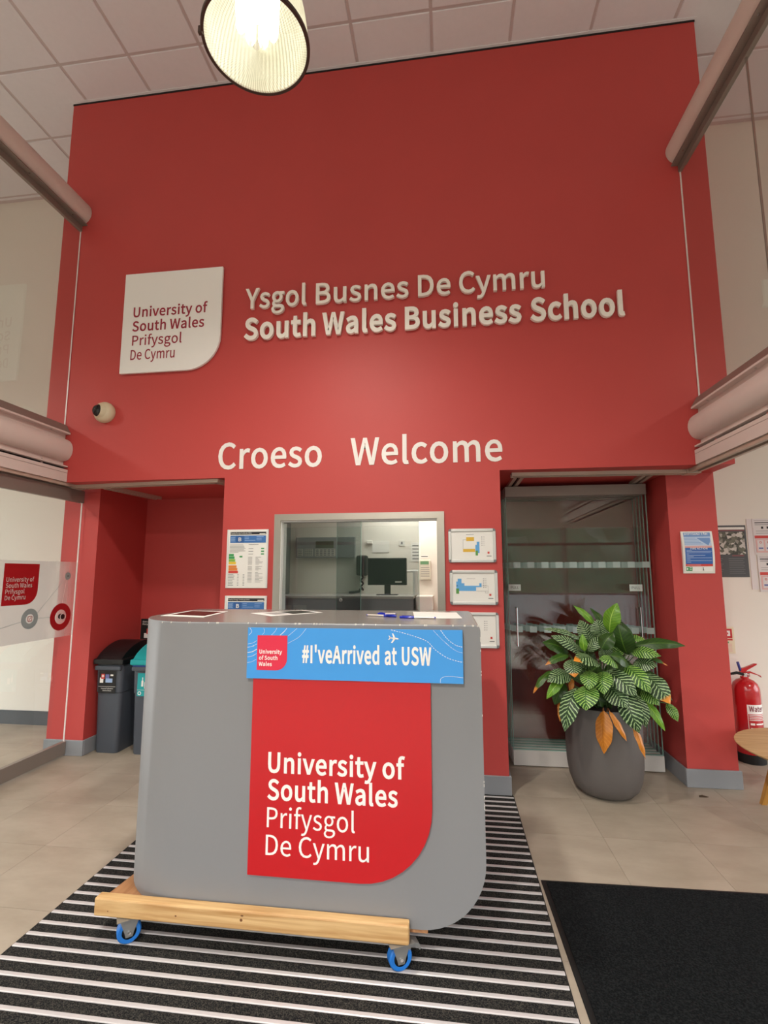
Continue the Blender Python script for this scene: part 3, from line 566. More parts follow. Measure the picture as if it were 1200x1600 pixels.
# security camera: dome in a cream ball housing
t = thing('security_camera', (-2.665, D, 2.68), 'cream dome security camera with black lens on the red wall', 'camera')
CREAM = mat('cream_plastic', 'cdbfa2', 0.45)
mb = MB(); mb.lathe([(0.0, 0), (0.078, 0), (0.083, -0.012), (0.082, -0.035), (0.072, -0.055), (0.055, -0.068), (0, -0.072)], (-2.665, D, 2.68), CREAM, 32, 'Y')
mb.build('housing', t, smooth=True, angle=60)
def ball(c, d, r0, prof, m, n=28):
    d = Vector(d).normalized(); a = d.cross(Vector((0, 0, 1))).normalized(); b = d.cross(a); mb = MB(); vs = []; k = len(prof)
    for i in range(n):
        th = 2*pi*i/n
        for r, h in prof: vs.append(Vector(c) + d*h + (a*cos(th)+b*sin(th))*r)
    mb.add(vs, [(i*k+j, ((i+1) % n)*k+j, ((i+1) % n)*k+j+1, i*k+j+1) for i in range(n) for j in range(k-1)], m); return mb
dv = (-0.42, -0.9, 0.02)
ball((-2.672, D-0.030, 2.682), dv, 0, [(0.070, 0), (0.066, 0.022), (0.056, 0.040), (0.050, 0.046), (0.046, 0.040), (0, 0.036)], CREAM).build('collar', t, smooth=True)
ball((-2.672, D-0.030, 2.682), dv, 0, [(0.048*cos(a), 0.036+0.042*sin(a)) for a in [pi/2*i/8 for i in range(9)]], mat('smoked_dome', '140f10', 0.08)).build('lens_dome', t, smooth=True)

# service hatch
t = thing('service_hatch', (-0.64, D, 1.0), 'brushed steel framed reception hatch with overlapping sliding glass panes', 'hatch')
fx0, fx1, fz0, fz1, fw = -1.254, -0.024, 0.93, 1.849, 0.047
for pts in ([(fx0, fz1), (fx1, fz1), (fx1-fw, fz1-fw), (fx0+fw, fz1-fw)], [(fx0, fz0), (fx0, fz1), (fx0+fw, fz1-fw), (fx0+fw, fz0+fw)],
            [(fx1, fz1), (fx1, fz0), (fx1-fw, fz0+fw), (fx1-fw, fz1-fw)], [(fx0, fz0), (fx0+fw, fz0+fw), (fx1-fw, fz0+fw), (fx1, fz0)]):
    mb = MB(); mb.prism(pts, 'Y', D-0.016, D+0.0, STEEL); mb.build('frame_member', t)
B('reveal', fx0+fw, fx0+fw+0.006, D, D+0.11, fz0+fw, fz1-fw, ALUP, t); B('reveal', fx1-fw-0.006, fx1-fw, D, D+0.11, fz0+fw, fz1-fw, STEEL, t)
B('pane_track', fx0+fw, fx1-fw, D+0.004, D+0.085, fz1-fw-0.010, fz1-fw, ALUP, t); B('pane_track', fx0+fw, fx1-fw, D+0.004, D+0.085, fz0+fw, fz0+fw+0.012, ALUP, t)
for x0, x1, y in ((-1.196, -0.618, D+0.030), (-0.803, -0.206, D+0.058)):
    B('pane', x0, x1, y-0.003, y+0.003, fz0+fw+0.012, fz1-fw-0.008, GLASSD, t)
    B('pane_edge', (x1-0.002 if x0 < -1 else x0), (x1 if x0 < -1 else x0+0.002), y-0.0032, y+0.0032, fz0+fw+0.012, fz1-fw-0.008, GEDGE, t)
B('pane_edge', -0.208, -0.206, D+0.0548, D+0.0612, fz0+fw+0.012, fz1-fw-0.008, GEDGE, t)
mb = MB(); mb.lathe([(0.004, -0.012), (0.013, -0.012), (0.014, -0.008), (0.014, 0), (0, 0)], (-0.760, D+0.026, 1.233), CHROME, 20, 'Y'); mb.build('lock', t, smooth=True)
# items in the hatch room (wall face y = 4.22)
YW = 4.219
LIGHTG = mat('panel_light_grey', 'b8b5ae', 0.5); MIDG = mat('panel_grey', '8d8e90', 0.5)
t = thing('alarm_panel', (-1.15, YW, 1.6), 'grey fire alarm panel with display and keypads behind the hatch glass', 'alarm panel')
B('body', -1.325, -0.80, YW-0.05, YW, 1.555, 1.735, MIDG, t, 0.004); y = YW-0.052
B('display', -1.145, -0.985, y-0.002, y+0.004, 1.640, 1.700, mat('lcd_olive', '4d5040', 0.3), t)
mb = MB(); mb.box(-1.150, -0.972, y-0.001, y+0.003, 1.568, 1.634, LIGHTG)
for r in range(4):
    for c_ in range(5): mb.box(-1.140+c_*0.034, -1.118+c_*0.034, y-0.003, y, 1.575+r*0.0145, 1.583+r*0.0145, INK)
mb.build('keypad', t)
mb = MB(); mb.box(-1.245, -1.172, y-0.001, y+0.003, 1.570, 1.634, LIGHTG)
for r in range(4):
    for c_ in range(4): mb.box(-1.240+c_*0.017, -1.229+c_*0.017, y-0.003, y, 1.577+r*0.0145, 1.585+r*0.0145, INK)
mb.build('keypad', t)
mb = MB(); mb.box(-1.309, -1.259, y-0.001, y+0.003, 1.570, 1.634, LIGHTG)
for r in range(4): mb.box(-1.303, -1.268, y-0.003, y, 1.577+r*0.0145, 1.583+r*0.0145, INK)
mb.build('button_block', t)
t = thing('telephone', (-0.73, YW, 1.4), 'black wall telephone handset with cord seen through the hatch glass', 'telephone')
mb = MB(); mb.bbox(-0.785, -0.685, YW-0.07, YW, 1.40, 1.575, BLACK, 0.02, 3); mb.build('body', t)
mb = MB(); mb.bbox(-0.752, -0.716, YW-0.11, YW-0.07, 1.40, 1.57, BLACKM, 0.012, 3); mb.build('handset', t)
mb = MB(); mb.tube([(-0.735+0.012*sin(i*1.3), YW-0.05+0.008*cos(i*1.3), 1.40-0.011*i) for i in range(12)], 0.008, BLACKM, 6); mb.build('cord', t, smooth=True)
mb = MB(); mb.tube([(-0.735, YW-0.06, 1.30), (-0.75, YW-0.1, 1.27), (-0.80, YW-0.13, 1.262), (-0.83, YW-0.13, 1.262)], 0.011, BLACKM, 6); mb.build('cord', t, smooth=True)
t = thing('shelf', (-0.8, YW, 1.25), 'grey worktop ledge behind the hatch carrying the dark monitor', 'shelf')
B('top', -1.385, -0.27, 3.80, YW, 1.225, 1.245, LIGHTG, t); B('front_board', -1.385, -0.27, 3.805, 3.82, 0.4, 1.225, MIDG, t)
for x0 in (-1.335, -1.215): 
    mb = MB(); mb.box(x0, x0+0.10, 3.797, 3.805, 1.10, 1.17, mat('socket_grey', 'a6a6a4', 0.5)); mb.box(x0+0.012, x0+0.020, 3.795, 3.798, 1.13, 1.14, INKD); mb.box(x0+0.080, x0+0.088, 3.795, 3.798, 1.13, 1.14, INKD); mb.build('socket_plate', t)
t = thing('monitor', (-0.5, 3.98, 1.245), 'dark flat computer monitor standing on the ledge behind the hatch', 'monitor')
mb = MB(); mb.bbox(-0.655, -0.335, 3.98, 4.005, 1.325, 1.545, BLACK, 0.005); mb.build('bezel', t)
mb = MB(); mb.qy(3.9785, -0.645, 1.335, -0.345, 1.535, mat('screen_black', '15181a', 0.06)); mb.build('screen', t)
mb = MB(); mb.qy(3.9778, -0.43, 1.345, -0.375, 1.357, LIGHTG); mb.build('sticker', t)
mb = MB(); mb.box(-0.52, -0.47, 4.0, 4.02, 1.25, 1.36, BLACK); mb.box(-0.58, -0.41, 3.95, 4.06, 1.2455, 1.252, BLACK); mb.build('stand', t)
t = thing('document_holder', (-0.35, 4.05, 1.3), 'pale angled arm beside the monitor behind the hatch', 'arm')
mb = MB(); mb.tube([(-0.44, 4.06, 1.52), (-0.34, 4.06, 1.435), (-0.25, 4.06, 1.44)], 0.010, ALUP, 8); mb.build('arm', t, smooth=True)
mb = MB(); mb.tube([(-0.27, 4.06, 1.44), (-0.27, 4.06, 1.25)], 0.022, ALUP, 10); mb.build('post', t, smooth=True)
t = thing('notice', (-0.28, YW, 1.6), 'white paper notice on the hatch room wall beside the switch', 'notice')
B('sheet', -0.318, -0.235, YW-0.003, YW, 1.52, 1.685, PAPER, t)
mb = MB()
for k in range(5): mb.qy(YW-0.004, -0.305, 1.54+k*0.028, -0.25, 1.548+k*0.028, INK)
mb.build('print', t)
t = thing('light_switch', (-0.395, YW, 1.67), 'small white light switch on the hatch room wall', 'switch')
B('plate', -0.42, -0.37, YW-0.008, YW, 1.655, 1.705, WPLAS, t, 0.002); B('rocker', -0.402, -0.388, YW-0.011, YW-0.008, 1.67, 1.69, INK, t)
t = thing('notice', (-0.61, YW, 1.65), 'pale card strip pinned above the monitor', 'notice')
B('sheet', -0.655, -0.505, YW-0.004, YW, 1.60, 1.70, PAPER, t); B('clip', -0.700, -0.650, YW-0.03, YW-0.004, 1.675, 1.705, WPLAS, t, 0.004)
t = thing('keypad_reader', (-0.2, YW, 1.45), 'white access keypad with green display on the hatch room wall', 'keypad')
B('body', -0.243, -0.148, YW-0.03, YW, 1.365, 1.535, mat('keypad_cream', 'd9d4c4', 0.5), t, 0.008)
B('display', -0.236, -0.165, YW-0.032, YW-0.029, 1.495, 1.522, mat('lcd_green', '6f9a72', 0.3), t)
mb = MB()
for k in range(5): mb.qy(YW-0.0312, -0.233, 1.395+k*0.018, -0.160, 1.399+k*0.018, INK)
mb.build('print', t)
B('label_strip', -0.235, -0.168, YW-0.003, YW, 1.548, 1.572, PAPER, t)
B('label_text', -0.230, -0.173, YW-0.0045, YW-0.003, 1.560, 1.566, INKD, t)
t = thing('cabinet', (-0.19, 4.0, 0.4), 'white storage box under the access keypad', 'cabinet')
B('body', -0.262, -0.128, 3.95, YW, 0.4, 1.238, WPLAS, t, 0.003)
# the hatch room's own ceiling lamp
t = thing('ceiling_panel_lamp', (-0.5, 3.9, 2.09), 'small lit ceiling panel inside the hatch room', 'lamp')
B('frame', -0.66, 0.06, 3.70, 4.10, 2.075, 2.10, WPLAS, t)
em = bpy.data.materials.new('lamp_panel_light'); em.use_nodes = True; _b = em.node_tree.nodes['Principled BSDF']; _b.inputs['Emission Color'].default_value = (1, .95, .85, 1); _b.inputs['Emission Strength'].default_value = 10.0
B('diffuser', -0.64, 0.04, 3.72, 4.08, 2.070, 2.0755, em, t)

# EPC certificates
def epc(z0, z1, full, label):
    t = thing('certificate', (-1.455, D, z0), label, 'certificate')
    x0, x1 = -1.613, -1.297; y = D-0.012
    B('backing', x0+0.004, x1-0.004, D-0.008, D, z0, z1, WPLAS, t)
    B('side_rail', x0, x0+0.012, D-0.013, D-0.001, z0, z1, ALUP, t, 0.002); B('side_rail', x1-0.012, x1, D-0.013, D-0.001, z0, z1, ALUP, t, 0.002)
    mb = MB(); y = D-0.009; X0 = x0+0.018; X1 = x1-0.018; zt = z1-0.018
    mb.qy(y, x0+.013, z0+.004, x1-.013, z1-.004, PAPER)
    mb.qy(y-.001, X0+.006, zt-0.020, X1, zt, INKD); put_text(mb, 'Display Energy Certificate (DEC)', X0+.010, X0+.17, zt-.014, 0.009, y-.002, PAPER, 0)
    mb.qy(y-.002, X1-.05, zt-.017, X1-.005, zt-.011, PAPER)
    mb.qy(y-.001, X0+.006, zt-0.080, X1, zt-0.027, PBLUE); mb.qy(y-.0015, X0+.05, zt-0.078, X0+.11, zt-0.029, mat('print_navy', '2b5a98', .5))
    put_text(mb, 'B', X0+.070, X0+.092, zt-.068, 0.026, y-.003, PAPER, 0.03)
    for k in range(5): mb.qy(y-.002, X0+.010, zt-0.040-.007*k, X0+.045-.003*(k % 2), zt-0.037-.007*k, PLBL)
    for k in range(3):
        mb.qy(y-.002, X0+.118, zt-0.040-.012*k, X0+.150+.05*(k == 2), zt-0.037-.012*k, PLBL); mb.qy(y-.002, X0+.208, zt-0.038-.012*k, X0+.262-.015*(k > 0), zt-0.035-.012*k, PLBL)
    if full:
        for k in range(7):
            c_ = (PGRN, PGRN, PLIM, PYEL, PORG, PORG, PRED)[k]; mb.qy(y-.001, X0, zt-0.178-.0195*k-(0.006 if k > 3 else 0), X0+.038+.006*k, zt-0.160-.0195*k-(0.006 if k > 3 else 0), c_)
        mb.add([(X0+.078, y-.001, zt-.181), (X0+.086, y-.001, zt-.187), (X0+.104, y-.001, zt-.187), (X0+.104, y-.001, zt-.175), (X0+.086, y-.001, zt-.175)], [(0, 1, 2, 3, 4)], PGRN)
        random.seed(5)
        for k in range(7): mb.qy(y-.001, X0+.004, zt-.096-.009*k, X0+.07+random.random()*.06, zt-.0935-.009*k, INK)
        for k in range(8): mb.qy(y-.001, X0, zt-.312-.011*k, X0+.03+random.random()*.02, zt-.309-.011*k, INK); mb.qy(y-.001, X0+.07, zt-.312-.011*k, X0+.08, zt-.309-.011*k, INK); mb.qy(y-.001, X0+.112, zt-.312-.011*k, X0+.124, zt-.309-.011*k, INK)
        for k in range(3): mb.qy(y-.001, X0+.150, zt-.124-.02*k, X0+.185, zt-.121-.02*k, INK); mb.qy(y-.001, X0+.245, zt-.127-.02*k, X0+.268, zt-.118-.02*k, PGRN)
        for k in range(22):
            if k in (7, 12): continue
            w_ = random.random()*.04; mb.qy(y-.001, X0+.148, zt-.186-.0085*k, X0+.180, zt-.184-.0085*k, INK); mb.qy(y-.001, X0+.205, zt-.186-.0085*k, X0+.225+w_, zt-.184-.0085*k, INK)
        mb.qy(y-.001, X0+.150, zt-.093, X0+.225, zt-.090, INK)
    mb.build('print', t)
epc(1.315, 1.741, True, 'upper energy certificate with coloured rating bars left of the hatch')
epc(0.835, 1.260, True, 'lower energy certificate partly hidden by the desk, left of the hatch')

# snap frame maps right of the hatch
def snap(x0, x1, z0, z1, kind, label):
    t = thing('map_frame', ((x0+x1)/2, D, z0), label, 'map', 'framed floor plans right of the hatch'); w_ = 0.022; y = D-0.014
    B('backing', x0+.006, x1-.006, D-.006, D, z0+.006, z1-.006, WPLAS, t)
    for (a, b, c_, d_) in ((x0+.018, x1-.018, z1-w_, z1), (x0+.018, x1-.018, z0, z0+w_), (x0, x0+w_, z0+.018, z1-.018), (x1-w_, x1, z0+.018, z1-.018)):
        mb = MB(); mb.bbox(a, b, y, D-.001, c_, d_, ALU, 0.005, 2); mb.build('frame_bar', t)
    for cx, sx in ((x0, 1), (x1, -1)):
        for cz, sz in ((z0, 1), (z1, -1)):
            pts = [(cx+sx*.019, cz)] + [(cx+sx*(.019-.019*sin(a)), cz+sz*(.019-.019*cos(a))) for a in (pi/8, pi/4, 3*pi/8)] + [(cx, cz+sz*.019), (cx+sx*.019, cz+sz*.019)]
            mb = MB(); mb.prism(pts, 'Y', y+.001, D-.001, mat('corner_grey', '77777a', .4)); mb.build('frame_corner', t)
    mb = MB(); mb.qy(D-.0065, x0+.02, z0+.02, x1-.02, z1-.02, PAPER); y = D-.0075; W_ = x1-x0; H_ = z1-z0
    def R_(a, b, c_, d_, m): mb.qy(y, x0+a*W_, z1-d_*H_, x0+c_*W_, z1-b*H_, m)
    SKY = mat('plan_blue', '62a8e0', .5); OCH = mat('plan_yellow', 'dfb33c', .5); GRN = mat('plan_green', '5d9a4a', .5)
    if kind == 0:
        R_(.38, .25, .545, .365, OCH); R_(.31, .60, .56, .685, OCH); R_(.57, .48, .655, .65, SKY); R_(.60, .39, .655, .52, SKY); R_(.57, .65, .62, .79, GRN); R_(.62, .65, .655, .72, SKY)
        R_(.31, .33, .314, .60, INK); R_(.31, .328, .38, .335, INK); R_(.38, .17, .54, .18, INK)
    elif kind == 1:
        R_(.14, .33, .20, .62, SKY); R_(.17, .25, .25, .60, SKY); R_(.22, .38, .31, .60, SKY); R_(.28, .45, .55, .60, SKY); R_(.20, .52, .55, .60, SKY); R_(.55, .45, .66, .49, SKY); R_(.62, .38, .665, .49, SKY)
        R_(.135, .53, .195, .68, GRN); R_(.14, .44, .17, .47, mat('print_navy', '2b5a98')); R_(.55, .60, .80, .605, INK); R_(.80, .45, .803, .66, INK); R_(.66, .45, .80, .455, INK); R_(.74, .60, .743, .66, INK); R_(.74, .655, .80, .66, INK); R_(.36, .245, .54, .252, INK)
    else: R_(.2, .35, .5, .6, SKY)
    kx = .70; 
    for k in range(5): R_(kx, .24+.06*k, kx+.012, .265+.06*k, INK); R_(kx+.02, .248+.06*k, kx+.07, .255+.06*k, INK)
    R_(.82, .68, .86, .74, PRED); R_(.80, .80, .90, .82, INK)
    mb.build('plan_print', t)
snap(0.002, 0.326, 1.491, 1.726, 0, 'top framed plan with yellow and blue blocks, right of the hatch')
snap(0.006, 0.330, 1.205, 1.441, 1, 'middle framed plan with a long blue building, right of the hatch')
snap(0.004, 0.330, 0.920, 1.157, 2, 'lowest framed plan, partly hidden behind the desk corner')

# fire action notice on right pillar: slightly bowed acrylic frame
t = thing('fire_notice', (1.74, DP, 1.416), 'blue and white fire action notice in a white frame on the right pillar', 'notice')
x0, x1, z0, z1 = 1.637, 1.842, 1.416, 1.711; H_ = z1-z0; W_ = x1-x0
def bow(u, v): return DP-0.006-0.016*sin(pi*v)
def bowed(a, b, c_, d_, off, m, mb, n=10):
    vs = []; fs = []
    for i in range(n+1):
        v = b + (d_-b)*i/n
        for u in (a, c_): vs.append((x0+u*W_, bow(u, v)-off, z1-v*H_))
    for i in range(n): fs.append((2*i, 2*i+1, 2*i+3, 2*i+2))
    mb.add(vs, fs, m)
mb = MB(); n = 10
pr = [(bow(0, i/n)-.002, z1-i/n*H_) for i in range(n+1)] + [(DP-.001, z0), (DP-.001, z1)]
mb.prism(pr, 'X', x0, x1, WPLAS); mb.build('frame', t)
mb = MB(); LB = mat('notice_pale_blue', 'b9cbe6', .5); MBL = mat('notice_mid_blue', '6f92c6', .5); DBL = mat('notice_blue', '2f62ae', .5)
bowed(.07, .03, .93, .13, .0030, MBL, mb, 3); bowed(.07, .13, .93, .36, .0030, LB, mb, 4); bowed(.07, .345, .93, .395, .0030, PPNK, mb, 2); bowed(.07, .375, .93, .385, .0034, PRED, mb, 1)
bowed(.07, .395, .93, .78, .0030, DBL, mb, 5); bowed(.07, .78, .93, .835, .0030, PRED, mb, 2); bowed(.07, .835, .93, .95, .0030, SIGNW, mb, 2)
bowed(.08, .845, .28, .94, .0035, PGRN, mb, 2); bowed(.19, .86, .26, .875, .004, SIGNW, mb, 1); bowed(.19, .895, .26, .91, .004, SIGNW, mb, 1); bowed(.10, .87, .14, .92, .004, SIGNW, mb, 1)
for k in range(5): bowed(.07, .16+.035*k, .45+.05*k, .17+.035*k, .0035, MBL, mb, 1)
yv = [.45, .475, .51, .54, .57, .60, .63, .66, .695, .73]; xe = [.28, .9, .88, .18, .7, .33, .9, .22, .9, .24]
for v, e in zip(yv, xe): bowed(.11, v, e, v+.009, .0035, LB, mb, 1)
bowed(.11, .80, .55, .81, .0035, PPNK, mb, 1)
vs = [(x0+W_*.47, 0.16), (x0+W_*.9, .16), (x0+W_*.9, .24), (x0+W_*.83, .34), (x0+W_*.72, .29)]
mb.add([(a, bow(0, b)-.0036, z1-b*H_) for a, b in vs], [(0, 1, 2, 3, 4)], MBL)
mb.build('print', t)
mb = MB(); put_text(mb, 'DYFYSIAD TÂN', x0+.10*W_, x0+.84*W_, z1-.085*H_, .0125, bow(0, .06)-.0045, SIGNW, .02); mb.build('heading', t)
mb = MB(); put_text(mb, 'FIRE ACTION', x0+.24*W_, x0+.78*W_, z1-.435*H_, .0125, bow(0, .42)-.0045, SIGNW, .02); put_text(mb, '1', x0+.60*W_, x0+.64*W_, z1-.925*H_, .018, bow(0, .9)-.006, BLACK, .10); mb.build('heading', t)

# white wall notices (right)
t = thing('poster', (2.2, YB, 1.385), 'dark poster with an aerial photo of a site, beside the red pillar', 'poster')
x0, x1, z0, z1 = 2.012, 2.444, 1.385, 1.812; y = YB-.004
B('sheet', x0, x1, y, YB, z0, z1, mat('poster_charcoal', '4a4c4f', .5), t)
def photo_mat():
    m = bpy.data.materials.new('aerial_photo'); m.use_nodes = True; nt = m.node_tree; b = nt.nodes['Principled BSDF']
    g = nt.nodes.new('ShaderNodeNewGeometry'); v = nt.nodes.new('ShaderNodeTexVoronoi'); v.inputs['Scale'].default_value = 42
    r = nt.nodes.new('ShaderNodeValToRGB'); e = r.color_ramp.elements; e[0].position = .1; e[0].color = lin('3c3d36'); e[1].position = .9; e[1].color = lin('c9c4bd')
    x = e.new(.55); x.color = lin('6b6a5c'); sp = nt.nodes.new('ShaderNodeSeparateColor'); nt.links.new(g.outputs['Position'], v.inputs['Vector']); nt.links.new(v.outputs['Color'], sp.inputs[0]); nt.links.new(sp.outputs[0], r.inputs[0]); nt.links.new(r.outputs[0], b.inputs['Base Color']); return m
mb = MB(); mb.qy(y-.001, x0+.12, z0+.185, x1-.015, z1-.055, photo_mat()); mb.qy(y-.0012, x0+.11, z1-.035, x1-.01, z1-.015, PAPER); mb.qy(y-.0012, x0+.11, z1-.048, x1-.01, z1-.037, mat('poster_maroon', '7d4a4c', .5))
mb.qy(y-.0014, x1-.12, z0+.17, x1-.03, z0+.182, mat('poster_maroon', '7d4a4c'))
for k in range(9): mb.qy(y-.001, x0+.13, z0+.03+.015*k, x0+.22+.01*(k % 3), z0+.034+.015*k, INK); mb.qy(y-.001, x1-.15, z0+.03+.015*k, x1-.03-.01*(k % 2), z0+.034+.015*k, INK)
mb.build('print', t)
NP = mat('notice_grey_paper', 'dcd6d6', .6)
def covid(x0, z0, label):
    t = thing('notice', (x0+.1, YB, z0), label, 'notice', 'white paper notices on the right wall'); W_, H_ = .21, .297
    B('sheet', x0, x0+W_, YB-.006, YB-.002, z0, z0+H_, NP, t); mb = MB(); y = YB-.0068
    def q(a, b, c_, d_, m): mb.qy(y, x0+a*W_, z0+H_*(1-d_), x0+c_*W_, z0+H_*(1-b), m)
    q(.06, .05, .94, .058, INK); q(.08, .10, .7, .125, INKD); q(.08, .16, .9, .175, INK); q(.3, .22, .38, .28, INKD); q(.5, .22, .58, .28, INKD); q(.7, .22, .78, .28, INKD)
    q(.1, .34, .9, .35, INK); q(.1, .40, .8, .41, INK); q(.04, .47, .96, .55, PRED); q(.06, .57, .96, .94, PPNK)
    for k in range(3): q(.12+.28*k, .60, .34+.28*k, .90, NP)
    for k in range(3): disc2(mb, x0+W_*(.23+.28*k), y-.001, z0+H_*.34, .009, PRED, .005); mb.qy(y-.001, x0+W_*(.15+.28*k), z0+H_*.16, x0+W_*(.31+.28*k), z0+H_*.20, mat('print_indigo', '6a6fa8', .6))
    mb.build('print', t)
def disc2(mb, xc, y, zc, r, m, r0, n=14):
    vs = []
    for i in range(n): a = 2*pi*i/n; vs += [(xc+r*cos(a), y, zc+r*sin(a)), (xc+r0*cos(a), y, zc+r0*sin(a))]
    mb.add(vs, [(2*i, 2*((i+1) % n), 2*((i+1) % n)+1, 2*i+1) for i in range(n)], m)
covid(2.498, 1.567, 'upper white notice with a red band, taped on the right wall'); covid(2.512, 1.268, 'lower white notice with a red band, taped on the right wall')
t = thing('notice', (2.46, YB, 1.3), 'narrow blank edge sheet between the dark poster and white notices', 'notice')
B('sheet', 2.455, 2.502, YB-.004, YB, 1.285, 1.862, NP, t)
t = thing('fire_sign', (2.2, YB, .777), 'small cream and red extinguisher instruction sign above the extinguisher', 'sign')
B('plate', 2.10, 2.285, YB-.004, YB, .775, .985, mat('sign_cream', 'e3d9bd', .5), t)
mb = MB(); y = YB-.0048; mb.qy(y, 2.115, .895, 2.270, .970, SIGNR); mb.qy(y-.001, 2.195, .905, 2.205, .962, SIGNW); mb.qy(y-.001, 2.225, .912, 2.255, .955, SIGNW); mb.qy(y-.002, 2.232, .925, 2.24, .94, SIGNR); mb.qy(y, 2.115, .878, 2.270, .890, SIGNR)
mb.qy(y, 2.20, .855, 2.24, .868, PGRN)
for k in range(6): mb.qy(y, 2.125, .792+.011*k, 2.262, .796+.011*k, PPNK)
mb.build('print', t)

# fire extinguisher on the floor
cx, cy = 2.262, 4.262; r_ = 0.093
t = thing('fire_extinguisher', (cx, cy, 0), 'red fire extinguisher standing against the white wall behind the wooden table', 'extinguisher')
ER = mat('extinguisher_red', 'b5161f', .22, coat=.4)
mb = MB(); mb.lathe([(0, .06), (r_*.95, .06), (r_, .07), (r_, .515), (r_*.97, .545), (r_*.85, .575), (r_*.6, .598), (.028, .610), (.028, .625), (0, .625)], (cx, cy, 0), ER, 40); mb.build('cylinder', t, smooth=True, angle=50)
mb = MB(); mb.lathe([(0, 0), (r_*.99, 0), (r_*1.0, .005), (r_*1.0, .068), (0, .068)], (cx, cy, 0), BLACKM, 32); mb.build('base_ring', t, smooth=True)
mb = MB(); mb.lathe([(0, .62), (.022, .62), (.022, .650), (.014, .655), (0, .655)], (cx, cy, 0), CHROME, 20); mb.tube([(cx, cy, .637), (cx+.03, cy-.02, .637)], .013, CHROME, 10); mb.build('valve', t, smooth=True)
mb = MB(); mb.prism([(cx-.03, .655), (cx-.005, .648), (cx+.02, .672), (cx+.088, .712), (cx+.094, .722), (cx+.08, .722), (cx+.005, .690), (cx-.02, .685)], 'Y', cy-.012, cy+.012, ER); mb.build('lever', t)
mb = MB(); mb.prism([(cx-.02, .640), (cx+.04, .650), (cx+.10, .632), (cx+.116, .618), (cx+.112, .632), (cx+.04, .664), (cx-.02, .655)], 'Y', cy-.012, cy+.012, ER); mb.build('handle', t)
mb = MB(); mb.tube([(cx-.025, cy, .668), (cx-.045, cy-.01, .732)], .010, mat('blue_tag', '35408f', .4), 8); mb.build('safety_tag', t)
mb = MB(); mb.tube([(cx-.01, cy-.01, .640), (cx-.06, cy-.015, .652), (cx-.11, cy-.01, .640), (cx-.14, cy, .58), (cx-.135, cy, .40)], .011, BLACKM, 8); mb.build('hose', t, smooth=True)
def wrap(mb, a0, a1, z0, z1, rr, m, n=12):
    vs = []
    for i in range(n+1):
        a = a0+(a1-a0)*i/n; vs += [(cx+rr*cos(a), cy+rr*sin(a), z0), (cx+rr*cos(a), cy+rr*sin(a), z1)]
    mb.add(vs, [(2*i, 2*i+2, 2*i+3, 2*i+1) for i in range(n)], m)
mb = MB(); A0, A1 = -pi*.66, -pi*.16; ww_ = A1-A0
wrap(mb, A0, A1, .13, .432, r_+.0006, SIGNW); wrap(mb, A0+.04, A1-.03, .14, .365, r_+.001, ER)
for k in range(4): wrap(mb, A0+.1, A1-.1, .355-.012*k, .360-.012*k, r_+.0015, SIGNW)
for k in range(3): wrap(mb, A0+.15, A0+.45, .285-.035*k, .300-.035*k, r_+.0015, SIGNW, 4); wrap(mb, A0+.55, A1-.3, .288-.035*k, .298-.035*k, r_+.0015, SIGNW, 4)
wrap(mb, A0+.6, A1-.45, .165, .195, r_+.0015, SIGNW, 4); wrap(mb, A0+.1, A1-.1, .145, .150, r_+.0015, SIGNW, 6)
vs, fs = text_fit('Water', 0, 1, 0, .036, .03, 0, 3)
mb.add([(cx+(r_+.002)*cos(A0+.12+v[0]*(ww_-.38)), cy+(r_+.002)*sin(A0+.12+v[0]*(ww_-.38)), .385+v[2]) for v in vs], fs, mat('text_maroon', '7a1530', .5))
mb.build('label_wrap', t)

